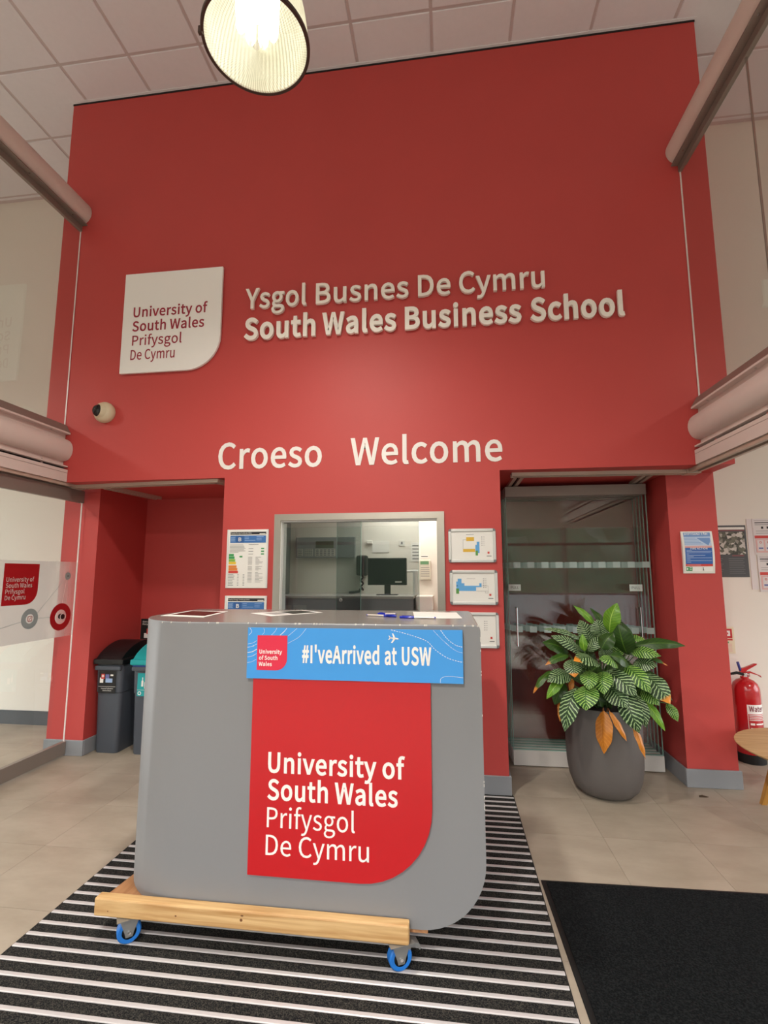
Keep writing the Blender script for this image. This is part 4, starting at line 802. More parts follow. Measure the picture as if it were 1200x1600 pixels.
# ---------------------------------------------------------------- bins in the left recess
def wheelie(x0, w0, lidm, label, sticker):
    t = thing('recycling_bin', (x0+.1, 4.05, 0), label, 'bin', 'recycling bins in the left recess')
    yf, yb = 3.80, 4.32; mb = MB()
    def ring(z, dx, dy, r=.03):
        a0, a1, b0, b1 = x0-dx, x0+w0+dx, yf-dy, yb+dy; P = []
        for (cx_, cy_, s0) in ((a1-r, b1-r, 0), (a0+r, b1-r, 1), (a0+r, b0+r, 2), (a1-r, b0+r, 3)):
            for i in range(5): a = pi/2*s0 + pi/2*i/4; P.append((cx_+r*cos(a), cy_+r*sin(a), z))
        return P
    prof = [(0.0, .0, .0), (.01, .004, .004), (.465, .014, .012), (.47, .019, .017), (.66, .023, .022), (.69, .023, .022)]
    vs = []; n = 20
    for z, dx, dy in prof: vs += ring(z, dx, dy)
    fs = [(k*n+i, k*n+(i+1) % n, (k+1)*n+(i+1) % n, (k+1)*n+i) for k in range(len(prof)-1) for i in range(n)] + [tuple(range(n))[::-1], tuple(range((len(prof)-1)*n, len(prof)*n))]
    mb.add(vs, fs, BIN); mb.build('body', t, smooth=True, angle=30)
    mb = MB(); mb.bbox(x0-.02, x0+w0+.02, yf-.045, yf-.018, .645, .680, BIN, .008); mb.build('grip', t)
    mb = MB(); mb.bbox(x0-.038, x0+w0+.038, yf-.045, yb+.035, .690, .735, lidm, .01)
    mb.build('lid_rim', t)
    pts = [(yf-.03, .735)] + [(yf-.03+(yb-yf+.05)*i/14, .735+.115*sin(pi*i/14)**.75) for i in range(1, 14)] + [(yb+.02, .735)]
    mb = MB(); mb.prism(pts, 'X', x0-.02, x0+w0+.02, lidm); mb.build('lid', t, smooth=True, angle=30)
    mb = MB(); y = yf-.024; sx = x0+.005
    if sticker == 0:
        mb.qy(y, sx+.005, .465, sx+.155, .640, BLACK); mb.qy(y-.001, sx+.005, .516, sx+.155, .518, SIGNW)
        mb.qy(y-.001, sx+.015, .545, sx+.045, .585, SIGNW); mb.qy(y-.001, sx+.025, .575, sx+.055, .615, PRED); disc2(mb, sx+.04, y-.002, .598, .010, SIGNW, .004); mb.qy(y-.001, sx+.062, .580, sx+.095, .612, mat('print_indigo', '6a6fa8')); mb.qy(y-.0015, sx+.065, .548, sx+.125, .580, PLBL); mb.qy(y-.001, sx+.105, .60, sx+.13, .612, SIGNW)
        put_text(mb, 'Gwastraff Cyffredinol', sx+.03, sx+.135, .498, .008, y-.002, SIGNW, .01); put_text(mb, 'General Waste', sx+.045, sx+.12, .482, .008, y-.002, SIGNW, .01)
    else:
        mb.qy(y, sx+.02, .45, sx+.17, .628, TEAL); mb.qy(y-.001, sx+.02, .497, sx+.17, .499, SIGNW); mb.qy(y-.001, sx+.055, .525, sx+.072, .570, SIGNW); mb.qy(y-.001, sx+.060, .570, sx+.067, .595, SIGNW); mb.qy(y-.001, sx+.080, .510, sx+.105, .560, SIGNW)
        disc2(mb, sx+.042, y-.001, .473, .015, SIGNW, .009)
    mb.build('sticker', t)
    return t
wheelie(-2.835, .185, BLACK, 'dark grey recycling bin with black domed lid, left recess', 0)
t = wheelie(-2.512, .185, TEAL, 'dark grey recycling bin with teal lid, half hidden by the desk', 1)
B('lid_band', -2.535, -2.30, 3.77, 4.34, .680, .692, mat('blue_band', '2a4fa8', .4), t)
t = thing('recycling_notice', (-2.75, 4.37, .82), 'black notice on the recess back wall above the bins', 'notice')
B('plate', -2.872, -2.60, 4.362, 4.3695, .815, 1.0, BLACKM, t)
mb = MB(); put_text(mb, 'General', -2.855, -2.76, .967, .014, 4.361, SIGNW, .01); put_text(mb, 'Recycling', -2.855, -2.74, .945, .014, 4.361, SIGNW, .01); mb.qy(4.361, -2.835, .825, -2.79, .87, SIGNW); mb.qy(4.3605, -2.81, .86, -2.76, .91, PRED); mb.build('print', t)

# ---------------------------------------------------------------- entrance mat: bars and carpet strips
t = thing('entrance_mat', (-.65, 2.0, 0), 'large recessed entrance mat of white aluminium bars and black carpet strips', 'mat')
BAR = mat('mat_bar_white', 'c9c5c6', .4, metal=.2); y = 3.395; pitch = .0632; first = True
mbb = MB(); w2 = (MX1-MX0)/2-.004; xm = (MX0+MX1)/2
mbb.add([(sx, a, b) for sx in (-w2, w2) for a, b in ((-.009, -.004), (.009, -.004), (.009, .0030), (.006, .0045), (-.006, .0045), (-.009, .0030))],
        [(0, 1, 7, 6), (1, 2, 8, 7), (2, 3, 9, 8), (3, 4, 10, 9), (4, 5, 11, 10), (5, 0, 6, 11), (0, 5, 4, 3, 2, 1), (6, 7, 8, 9, 10, 11)], BAR)
o_bar = None; o_st = None; ms = MB(); ms.box(-w2, w2, -pitch/2+.0095, pitch/2-.0095, -.005, .0015, CARPET)
k = 0
while y > .4:
    if o_bar is None: o_bar = mbb.build('mat_bar'); o_st = ms.build('carpet_strip'); a, b = o_bar, o_st
    else:
        a = bpy.data.objects.new('mat_bar', o_bar.data); b = bpy.data.objects.new('carpet_strip', o_st.data); COL.objects.link(a); COL.objects.link(b)
    a.parent = t; b.parent = t; a.location = (xm+.65, y-2.0, 0); b.location = (xm+.65, y+pitch/2-2.0, 0); y -= pitch
B('edge_strip', MX0, MX0+.004, .4, 3.42, -.005, .002, BLACKM, t); B('edge_strip', MX1-.004, MX1, .4, 3.42, -.005, .002, BLACKM, t)

# black rug right, slightly turned
t = thing('black_rug', (.40, 2.55, 0), 'plain black rubber edged mat lying on the floor right of the striped mat', 'mat')
t.rotation_euler = (0, 0, radians(1.6))
mb = MB(); vs = []
def rugp(x, y, z): return (.40+x, 2.55+y, z)
X2, Y2 = 3.2, -2.4; e = .022
mb.add([rugp(0, 0, .0005), rugp(X2, 0, .0005), rugp(X2, Y2, .0005), rugp(0, Y2, .0005), rugp(.004, -.004, .004), rugp(X2-.004, -.004, .004), rugp(X2-.004, Y2+.004, .004), rugp(.004, Y2+.004, .004),
        rugp(e, -e, .004), rugp(X2-e, -e, .004), rugp(X2-e, Y2+e, .004), rugp(e, Y2+e, .004)],
       [(0, 1, 5, 4), (1, 2, 6, 5), (2, 3, 7, 6), (3, 0, 4, 7), (4, 5, 9, 8), (5, 6, 10, 9), (6, 7, 11, 10), (7, 4, 8, 11), (3, 2, 1, 0)], mat('rubber_black', '0d0e0f', .6)); mb.build('rubber_edge', t)
mb = MB(); mb.prism([(.40+e, 2.55-e), (.40+X2-e, 2.55-e), (.40+X2-e, 2.55+Y2+e), (.40+e, 2.55+Y2+e)], 'Z', .0035, .009, RUG); mb.build('pile', t)
# small dark leaf scrap on floor
mb = MB(); mb.add([(1.56, 3.56, .001), (1.60, 3.555, .002), (1.625, 3.57, .001), (1.59, 3.58, .006), (1.60, 3.60, .001), (1.57, 3.585, .002)], [(0, 1, 3), (1, 2, 3), (3, 4, 5), (0, 3, 5)], mat('dry_scrap', '4a3a2a', .8))
o = mb.build('dry_leaf'); tag(o, 'small dry brown leaf scrap on the floor in front of the right pillar', 'leaf')
# ---------------------------------------------------------------- welcome desk
YC = 1.965; ZT = 1.217; ZB = .127
dx0, dx1, dyb = -1.420, .118, 2.70
t = thing('welcome_desk', (-.65, 2.3, .105), 'large grey welcome desk with rounded ends on a wheeled timber dolly', 'desk')
def desk_mesh():
    # plan outline with rounded front left corner; front view silhouette with rounded lower right corner
    R, Rb, Rt = .35, .240, .020; bm = bmesh.new(); nz = 1
    # side (constant x) columns of the front elevation: for each x the lower and upper z
    xs = [(-R*cos(a)) for a in []]
    cols = []      # (x, yfront, zlow, zhigh)
    for i in range(15):
        a = pi - (pi/2)*i/14 ; cols.append((dx0+R+R*cos(a), YC+R-R*sin(a)))
    cols += [(-.9, YC), (-.6, YC), (dx1-Rb, YC)]
    for i in range(1, 13): a = pi/2*i/12; cols.append((dx1-Rb+Rb*sin(a), YC))
    V = []
    for x, y in cols:
        zl = ZB; zh = ZT
        if x > dx1-Rb: zl = ZB + Rb - math.sqrt(max(0, Rb*Rb-(x-(dx1-Rb))**2))
        if x > dx1-Rt: zh = ZT - Rt + math.sqrt(max(0, Rt*Rt-(x-(dx1-Rt))**2))
        # upright panel; the foot of the rounded left end tucks in slightly
        V.append(((x, y), zl, zh))
    return V
V = desk_mesh(); n = len(V); mb = MB(); vs = []; b_ = .004
for (x, y), zl, zh in V: vs += [(x, y, zl), (x, y, zh-b_), (x, y+b_, zh), (x, dyb, zh), (x, dyb, zl)]
q = 5; fs = []
for i in range(n-1):
    for j in (0, 1): fs.append((i*q+j, (i+1)*q+j, (i+1)*q+j+1, i*q+j+1))
    fs.append((i*q+3, (i+1)*q+3, (i+1)*q+4, i*q+4)); fs.append((i*q+4, (i+1)*q+4, (i+1)*q, i*q))
fs.append((0, 1, 2, 3, 4)); fs.append(tuple((n-1)*q+j for j in (4, 3, 2, 1, 0)))
mb.add(vs, fs, DESK)
mb.build('carcass', t, smooth=True, angle=40)
mb = MB(); mb.add([(x, y+b_, zh+.0004) for (x, y), zl, zh in V]+[(x, dyb, zh+.0004) for (x, y), zl, zh in V], [(i, i+1, n+i+1, n+i) for i in range(n-1)], DESKT); mb.build('worktop', t)
# chipped edge specks
mb = MB(); random.seed(11); WH = mat('chip_white', 'd8d4cc', .7)
for k in range(26):
    x = random.uniform(-1.2, .11); w_ = random.uniform(.002, .008); mb.box(x, x+w_, YC-.0006, YC+.004, ZT-.005, ZT+.0008, WH)
for k in range(14):
    z = random.uniform(.5, 1.18); mb.box(dx1-.002, dx1+.0006, YC-.0006, YC+.002, z, z+random.uniform(.003, .012), WH)
o = mb.build('edge_chips', t); o['kind'] = 'stuff'
# red logo panel
pts = logo_shape(-.786, -.076, .272, 1.01, .27)
t = thing('desk_sign', (-.43, YC, .272), 'large bright red logo panel with rounded lower right corner on the desk front', 'sign')
mb = MB(); mb.prism(pts, 'Y', YC-.012, YC-.0005, SIGNR); mb.build('panel', t)
pe = logo_shape(-.786, -.076, .272, 1.01, .27); 
for i, (s_, a, b, bo, zb) in enumerate((('University of', -.714, -.176, .036, .648), ('South Wales', -.714, -.204, .036, .548), ('Prifysgol', -.713, -.367, .004, .447), ('De Cymru', -.715, -.313, .004, .348))):
    mb = MB(); put_text(mb, s_, a, b, zb, .071, YC-.013, SIGNW, bo, res=5); mb.build('text_line', t)
# blue banner board
t = thing('banner_board', (-.38, YC, 1.0), 'bright blue foam banner across the desk top reading #IveArrived at USW', 'sign')
bx0, bx1, bz0, bz1 = -.812, .049, 1.001, 1.200; y = YC-.020
mb = MB(); mb.box(bx0, bx1, YC-.0185, YC-.0125, bz0, bz1, BLUE); mb.box(bx0+.002, bx1-.002, YC-.0125, YC-.0005, bz0+.01, bz1-.004, mat('foam_edge', '2c5f96', .6)); mb.build('board', t)
mb = MB(); lp = logo_shape(-.770, -.645, 1.034, 1.170, .045, 6); mb.add([(p[0], y+.0004, p[1]) for p in lp], [tuple(range(len(lp)))], MAGR); mb.build('logo_patch', t)
mb = MB()
for i, (s_, b) in enumerate((('University', -.666), ('of South', -.684), ('Wales', -.707))): put_text(mb, s_, -.760-.001*i, b, 1.0985-.024*i, .0150, y-.0004, SIGNW, .035)
mb.build('logo_text', t)
for w_, a, b in (("#I'veArrived", -.583, -.273), ('at', -.252, -.204), ('USW', -.185, -.071)):
    mb = MB(); put_text(mb, w_, a, b, 1.068, .0625, y-.0004, SIGNW, .045, res=5); mb.build('slogan_word', t)
def poly(mb, P, w_, m, dash=0, yy=y-.0002):
    # smooth polyline ribbon through P on the board face, optionally dashed
    Q = []
    for i in range(len(P)-1):
        p0 = P[max(i-1, 0)]; p1 = P[i]; p2 = P[i+1]; p3 = P[min(i+2, len(P)-1)]
        for k in range(12):
            t_ = k/12; Q.append(tuple(.5*((2*p1[c]) + (-p0[c]+p2[c])*t_ + (2*p0[c]-5*p1[c]+4*p2[c]-p3[c])*t_*t_ + (-p0[c]+3*p1[c]-3*p2[c]+p3[c])*t_**3) for c in (0, 1)))
    Q.append(P[-1]); acc = 0
    for a, b in zip(Q, Q[1:]):
        d = Vector((b[0]-a[0], b[1]-a[1])); L = d.length
        if L < 1e-6: continue
        steps = max(1, int(L/.0015)) if dash else 1
        for s_ in range(steps):
            if dash and ((acc + L*s_/steps) % dash) > dash*.62: continue
            u0 = s_/steps; u1 = (s_+1)/steps; nn = Vector((-d.y, d.x)).normalized()*w_/2
            A_ = (a[0]+d.x*u0, a[1]+d.y*u0); B_ = (a[0]+d.x*u1, a[1]+d.y*u1)
            mb.add([(A_[0]+nn.x, yy, A_[1]+nn.y), (B_[0]+nn.x, yy, B_[1]+nn.y), (B_[0]-nn.x, yy, B_[1]-nn.y), (A_[0]-nn.x, yy, A_[1]-nn.y)], [(0, 1, 2, 3)], m)
        acc += L
mb = MB()
poly(mb, [(-.215-.012, 1.198), (-.16, 1.182), (-.09, 1.158), (-.055, 1.125), (-.01, 1.096), (.035, 1.083), (.048, 1.082)], .0022, SIGNW, .0105)
poly(mb, [(-.062, 1.198), (-.03, 1.165), (.005, 1.135), (.03, 1.120), (.048, 1.116)], .0014, SIGNW, .004)
poly(mb, [(-.034, 1.199), (-.01, 1.168), (.02, 1.145), (.048, 1.137)], .0022, SIGNW, .009)
poly(mb, [(-.038, 1.003), (-.036, 1.018), (-.022, 1.026), (.0, 1.028), (.048, 1.024)], .0012, SIGNW)
poly(mb, [(-.804, 1.199), (-.795, 1.185), (-.806, 1.170)], .0012, SIGNW); poly(mb, [(-.745, 1.199), (-.741, 1.185), (-.751, 1.171)], .0010, SIGNW)
poly(mb, [(-.690, 1.199), (-.698, 1.185), (-.712, 1.171)], .0020, SIGNW, .004); poly(mb, [(-.648, 1.199), (-.660, 1.185), (-.676, 1.171)], .0022, SIGNW)
poly(mb, [(-.606, 1.199), (-.622, 1.185), (-.642, 1.169)], .0011, SIGNW); poly(mb, [(-.568, 1.199), (-.598, 1.165), (-.643, 1.140)], .0010, SIGNW)
for k, (z0_, w_, ds) in enumerate(((1.135, .001, 0), (1.122, .0022, .004), (1.101, .0022, 0), (1.084, .0012, 0), (1.062, .001, 0))):
    poly(mb, [(-.810, z0_), (-.790, z0_+.004), (-.772, z0_+.014)], w_, SIGNW, ds)
mb.build('contour_lines', t)
mb = MB(); ax, az = -.2155, 1.166; an = radians(-6)
def ap(P): return [(ax+1.15*(p[0]*cos(an)-p[1]*sin(an)), y-.0006, az+1.15*(p[0]*sin(an)+p[1]*cos(an))) for p in P]
for P in ([(-.014, .0018), (.012, .0025), (.018, 0), (.012, -.0025), (-.014, -.0018)], [(.006, .001), (-.004, .016), (-.0085, .016), (-.002, .001)], [(.006, -.001), (-.004, -.016), (-.0085, -.016), (-.002, -.001)], [(-.010, 0), (-.016, .007), (-.019, .007), (-.015, 0)], [(-.010, 0), (-.016, -.007), (-.019, -.007), (-.015, 0)]):
    mb.add(ap(P), [tuple(range(len(P)))], SIGNW)
mb.build('aeroplane_mark', t)

# papers and pens on the desk
def sheet(name, P, label, dark=None, m=PAPER, z=ZT+.0008, curl=0):
    t = thing(name, (P[0][0], P[0][1], ZT), label, 'paper')
    n_ = 8; vs = []; fs = []
    for i in range(n_+1):
        for j in range(n_+1):
            u, v = i/n_, j/n_
            p = [(P[0][c]*(1-u)+P[1][c]*u)*(1-v)+(P[3][c]*(1-u)+P[2][c]*u)*v for c in (0, 1)]
            vs.append((p[0], p[1], z+curl*(abs(u-.5)*2)**3*(v)))
    for i in range(n_):
        for j in range(n_): fs.append((i*(n_+1)+j, (i+1)*(n_+1)+j, (i+1)*(n_+1)+j+1, i*(n_+1)+j+1))
    mb = MB(); mb.add(vs, fs, m); o = mb.build('sheet', t)
    md = o.modifiers.new('s', 'SOLIDIFY'); md.thickness = .0008; md.offset = 1
    if dark:
        vs2 = []
        def pt(u, v): return [(P[0][c]*(1-u)+P[1][c]*u)*(1-v)+(P[3][c]*(1-u)+P[2][c]*u)*v for c in (0, 1)]
        mb = MB()
        for (u0, v0, u1, v1, mm) in dark:
            mb.add([(*pt(u0, v0), z+.0016+curl*.02), (*pt(u1, v0), z+.0016), (*pt(u1, v1), z+.0016), (*pt(u0, v1), z+.0016)], [(0, 1, 2, 3)], mm)
        mb.build('print', t)
PM = mat('print_maroon_photo', '4b2f2c', .25, var=.5, vscale=40); PM2 = mat('print_dark_photo', '3b3d38', .25, var=.5, vscale=40)
sheet('leaflet', [(-1.369, 2.229), (-1.123, 2.170), (-1.165, 2.517), (-1.397, 2.560)], 'printed sheet with a dark photo at the left end of the desk top', [(.1, .18, .92, .9, PM)])
sheet('leaflet', [(-1.0, 2.425), (-.837, 2.272), (-.648, 2.511), (-.802, 2.665)], 'printed sheet turned diagonally behind the blue banner on the desk', [(.12, .45, .9, .93, PM2), (.2, .15, .8, .4, mat('print_pale_grey', '9b9b98', .5))])
sheet('blank_paper', [(-.153, 2.226), (.058, 2.25), (.036, 2.584), (-.189, 2.61)], 'blank sheet of paper near the right end of the desk top')
def pen(a, b, label):
    a = Vector((a[0], a[1], ZT+.0055)); b = Vector((b[0], b[1], ZT+.0055)); d = b-a
    t = thing('ballpoint_pen', tuple(a), label, 'pen', 'blue pens on the desk')
    PBL = mat('pen_blue', '1f2fae', .25); CL = mat('pen_barrel', 'cfc6c0', .2)
    mb = MB(); mb.tube([a, a+d*.62], .004, CL, 8); mb.build('barrel', t, smooth=True)
    mb = MB(); mb.tube([a+d*.58, a+d*.60, a+d*.98, b], [.0045, .0055, .0050, .003], PBL, 8); mb.build('cap', t, smooth=True)
    mb = MB(); mb.box(*sorted(((a+d*.66).x, (a+d*.93).x)), min((a+d*.66).y, (a+d*.93).y)-.001, max((a+d*.66).y, (a+d*.93).y)+.001, ZT+.0095, ZT+.013, PBL); mb.build('clip', t)
    mb = MB(); mb.tube([a-d*.03, a+d*.02], [.002, .0045], PBL, 8); mb.build('end_plug', t, smooth=True)
pen((-.386, 2.341), (-.240, 2.276), 'blue biro lying furthest left on the desk top')
pen((-.064, 2.222), (-.222, 2.236), 'blue biro lying in front of the blank paper')
pen((-.26, 2.42), (-.345, 2.395), 'short blue biro behind the other two pens')

# timber dolly
t = thing('dolly', (-.65, 2.3, 0), 'home made pine and plywood dolly on blue castors under the desk', 'dolly')
mb = MB(); mb.bbox(-1.390, -.163, 1.918, 1.960, .100, .165, PINE, .006, 2); mb.build('front_beam', t)
mb = MB(); mb.bbox(-1.390, -.163, 2.703, 2.745, .100, .163, PINE, .006, 2); mb.build('rear_beam', t)
mb = MB(); mb.prism([(-1.402, 1.962), (-.098, 1.972), (-.098, 2.70), (-1.30, 2.70), (-1.378, 2.13)], 'Z', .112, .1265, PLY); mb.build('plywood_base', t)
mb = MB(); mb.lathe([(0, 0), (.006, 0), (.006, .0012), (0, .0012)], (-1.36, 2.0, .1265), BLACKM, 10); mb.build('screw', t)
KN = mat('knot_brown', '6d4424', .6)
mb = MB()
for (x, z, rx, rz) in ((-.787, .150, .006, .003), (-.79, .135, .0055, .0055), (-1.05, .128, .004, .003), (-1.33, .122, .003, .002)): mb.add([(x+rx*cos(2*pi*i/10), 1.9175, z+rz*sin(2*pi*i/10)) for i in range(10)], [tuple(range(10))], KN)
mb.build('knots', t)
CB = mat('castor_blue', '1f6fc4', .4)
def castor(x, y, ang, brake):
    e = bpy.data.objects.new('castor', None); e.location = (x+.65, y-2.3, 0); COL.objects.link(e); e.parent = t
    Rm = Matrix.Rotation(ang, 3, 'Z')
    def bld(name, mb, m_s=True):
        mb.v = [tuple(Rm @ Vector(v) + Vector((x, y, 0))) for v in mb.v]
        return mb.build(name, e, smooth=m_s, angle=40)
    r = .043; h = r+.0048
    mb = MB(); mb.lathe([(r*.60, -.017), (r*.90, -.018), (r, -.013), (r, .013), (r*.90, .018), (r*.60, .017)], (0, 0, h), CB, 32, 'Y'); bld('tyre', mb)
    mb = MB(); mb.lathe([(0, -.012), (r*.3, -.014), (r*.62, -.008), (r*.64, -.015), (r*.64, .015), (r*.62, .008), (r*.3, .014), (0, .012)], (0, 0, h), BLACK, 28, 'Y'); bld('hub', mb)
    GAL = mat('galvanised_steel', '9c9d9c', .4, metal=.7)
    for s_ in (-1, 1):
        mb = MB(); mb.prism([(-.012, h-.016), (.012, h-.016), (.016, h), (.036, .096), (-.034, .096), (-.016, h)], 'Y', *sorted((s_*.019, s_*.022)), GAL); bld('fork', mb, False)
    mb = MB(); mb.box(-.036, .036, -.024, .024, .093, .0985, GAL); mb.box(-.045, .045, -.035, .035, .0975, .1, GAL); bld('mounting_plate', mb, False)
    mb = MB(); mb.tube([(0, -.027, h), (0, .027, h)], .006, CHROME, 10); bld('axle_bolt', mb)
    if brake:
        mb = MB(); mb.prism([(.026, .078), (.040, .094), (.070, .084), (.078, .066), (.072, .062), (.060, .076), (.040, .080), (.034, .066)], 'Y', -.018, .018, GAL); bld('brake_pedal', mb, False)
castor(-1.255, 1.945, radians(38), False); castor(-.200, 1.948, radians(26), True)
castor(-1.255, 2.62, radians(60), False); castor(-.200, 2.62, radians(-30), False)

# ---------------------------------------------------------------- round coffee table
tx, ty, tr_ = 2.14, 3.27, .44
t = thing('coffee_table', (tx, ty, 0), 'round oak coffee table with splayed legs at the right edge', 'table')
mb = MB(); mb.lathe([(0, .376), (tr_-.035, .376), (tr_-.004, .392), (tr_, .397), (tr_-.002, .400), (0, .400)], (tx, ty, 0), OAK, 64); mb.build('top', t, smooth=True, angle=25)
for a in (135, 225, 315, 45):
    c_, s_ = cos(radians(a)), sin(radians(a)); mb = MB(); P0 = Vector((tx+.22*c_, ty+.22*s_, .376)); P1 = Vector((tx+.335*c_, ty+.335*s_, 0)); vs = []
    for P, w_ in ((P1, .014), (P0, .021)): vs += [(P.x-w_, P.y-w_, P.z), (P.x+w_, P.y-w_, P.z), (P.x+w_, P.y+w_, P.z), (P.x-w_, P.y+w_, P.z)]
    mb.add(vs, [(3, 2, 1, 0), (4, 5, 6, 7), (0, 1, 5, 4), (1, 2, 6, 5), (2, 3, 7, 6), (3, 0, 4, 7)], OAKL); mb.build('leg', t)

# ---------------------------------------------------------------- pendant lamp
lx, ly, lz, lr = -.787, 1.77, 3.70, .222
t = thing('pendant_lamp', (lx, ly, HC), 'large ribbed acrylic pendant lamp glowing pale yellow, hanging from the ceiling', 'lamp')
def lampmat(name, col, st, tmix, tint=(1, 1, .95)):
    m = bpy.data.materials.new(name); m.use_nodes = True; nt = m.node_tree; nt.nodes.clear(); out = nt.nodes.new('ShaderNodeOutputMaterial')
    e = nt.nodes.new('ShaderNodeEmission'); e.inputs[0].default_value = col+(1,); e.inputs[1].default_value = st
    tr = nt.nodes.new('ShaderNodeBsdfTransparent'); tr.inputs[0].default_value = tint+(1,); mx = nt.nodes.new('ShaderNodeMixShader'); mx.inputs[0].default_value = tmix
    nt.links.new(e.outputs[0], mx.inputs[1]); nt.links.new(tr.outputs[0], mx.inputs[2])
    gl = nt.nodes.new('ShaderNodeBsdfGlossy'); gl.inputs['Roughness'].default_value = .15; m2 = nt.nodes.new('ShaderNodeMixShader'); m2.inputs[0].default_value = .05
    nt.links.new(mx.outputs[0], m2.inputs[1]); nt.links.new(gl.outputs[0], m2.inputs[2]); nt.links.new(m2.outputs[0], out.inputs[0]); return m
LENS = lampmat('lens_acrylic', (1, .94, .66), 1.15, .42); LENS2 = lampmat('lens_acrylic_groove', (1, .90, .56), 0.80, .42)
SHD = lampmat('reflector_acrylic', (1, .90, .60), .95, .30)
# lens with fine radial ribs (ribs alternate in height)
mb = MB(); n = 240; rr = [.02, .06, .11, .16, lr-.004]
vs = []
for i in range(n):
    a = 2*pi*i/n
    for r in rr: vs.append((lx+r*cos(a), ly+r*sin(a), lz+.004*(i % 2)+.010*(1-(r/lr)**2)*-1))
k = len(rr)
mb.add(vs[:], [(i*k+j, ((i+1) % n)*k+j, ((i+1) % n)*k+j+1, i*k+j+1) for i in range(0, n, 2) for j in range(k-1)], LENS)
mb.add(vs[:], [(i*k+j, ((i+1) % n)*k+j, ((i+1) % n)*k+j+1, i*k+j+1) for i in range(1, n, 2) for j in range(k-1)], LENS2)
mb.build('lens', t)
mb = MB(); mb.lathe([(lr+.004, lz-.006), (lr+.008, lz-.004), (lr+.008, lz+.010), (lr+.001, lz+.012), (lr-.006, lz-.004), (lr+.004, lz-.006)], (lx, ly, 0), mat('rim_bronze', '4a3a33', .4, metal=.4), 72); mb.build('rim', t, smooth=True)
mb = MB(); a = radians(200); mb.bbox(lx+(lr+.004)*cos(a)-.014, lx+(lr+.004)*cos(a)+.006, ly+(lr+.004)*sin(a)-.008, ly+(lr+.004)*sin(a)+.008, lz-.01, lz+.025, mat('rim_bronze', '4a3a33'), .003); mb.build('clasp', t)
mb = MB(); prof = [(lr, lz+.012), (lr*.985, lz+.08), (lr*.93, lz+.16), (lr*.83, lz+.24), (lr*.66, lz+.31), (lr*.42, lz+.36), (.07, lz+.38)]; vs = []; n = 144; k = len(prof)
for i in range(n):
    a = 2*pi*i/n; f_ = 1.0 if i % 2 else .985
    for r, h in prof: vs.append((lx+r*f_*cos(a), ly+r*f_*sin(a), h))
mb.add(vs, [(i*k+j, ((i+1) % n)*k+j, ((i+1) % n)*k+j+1, i*k+j+1) for i in range(n) for j in range(k-1)], SHD); mb.build('reflector', t)
mb = MB(); mb.lathe([(0, lz+.37), (.075, lz+.37), (.085, lz+.40), (.085, lz+.56), (.07, lz+.58), (0, lz+.58)], (lx, ly, 0), mat('gear_grey', 'a9a6a3', .4, metal=.4), 32); mb.build('gear_housing', t, smooth=True)
mb = MB(); mb.tube([(lx, ly, lz+.58), (lx, ly, HC-.01)], .006, ALUP, 8); mb.build('suspension_rod', t)
mb = MB(); mb.lathe([(0, HC-.05), (.05, HC-.05), (.06, HC-.001), (0, HC-.001)], (lx, ly, 0), WPLAS, 24); mb.build('ceiling_rose', t, smooth=True)
bulb = bpy.data.materials.new('bulb_light'); bulb.use_nodes = True; _b = bulb.node_tree.nodes['Principled BSDF']; _b.inputs['Emission Color'].default_value = (1, .93, .72, 1); _b.inputs['Emission Strength'].default_value = 14.0
mb = MB(); mb.lathe([(0, lz+.12), (.025, lz+.13), (.030, lz+.20), (.03, lz+.34), (0, lz+.36)], (lx, ly, 0), bulb, 16)
for k in range(8):
    a = 2*pi*k/8; r = .075; mb.tube([(lx+r*cos(a), ly+r*sin(a), lz+z_) for z_ in (.075, .10, .20, .32)], [.012, .022, .024, .020], bulb, 10)
mb.build('bulb', t, smooth=True)
mb = MB(); mb.lathe([(.16, lz+.135), (.145, lz+.14), (.10, lz+.165), (.10, lz+.20), (.14, lz+.19), (.16, lz+.135)], (lx, ly, 0), bulb, 32) if False else None

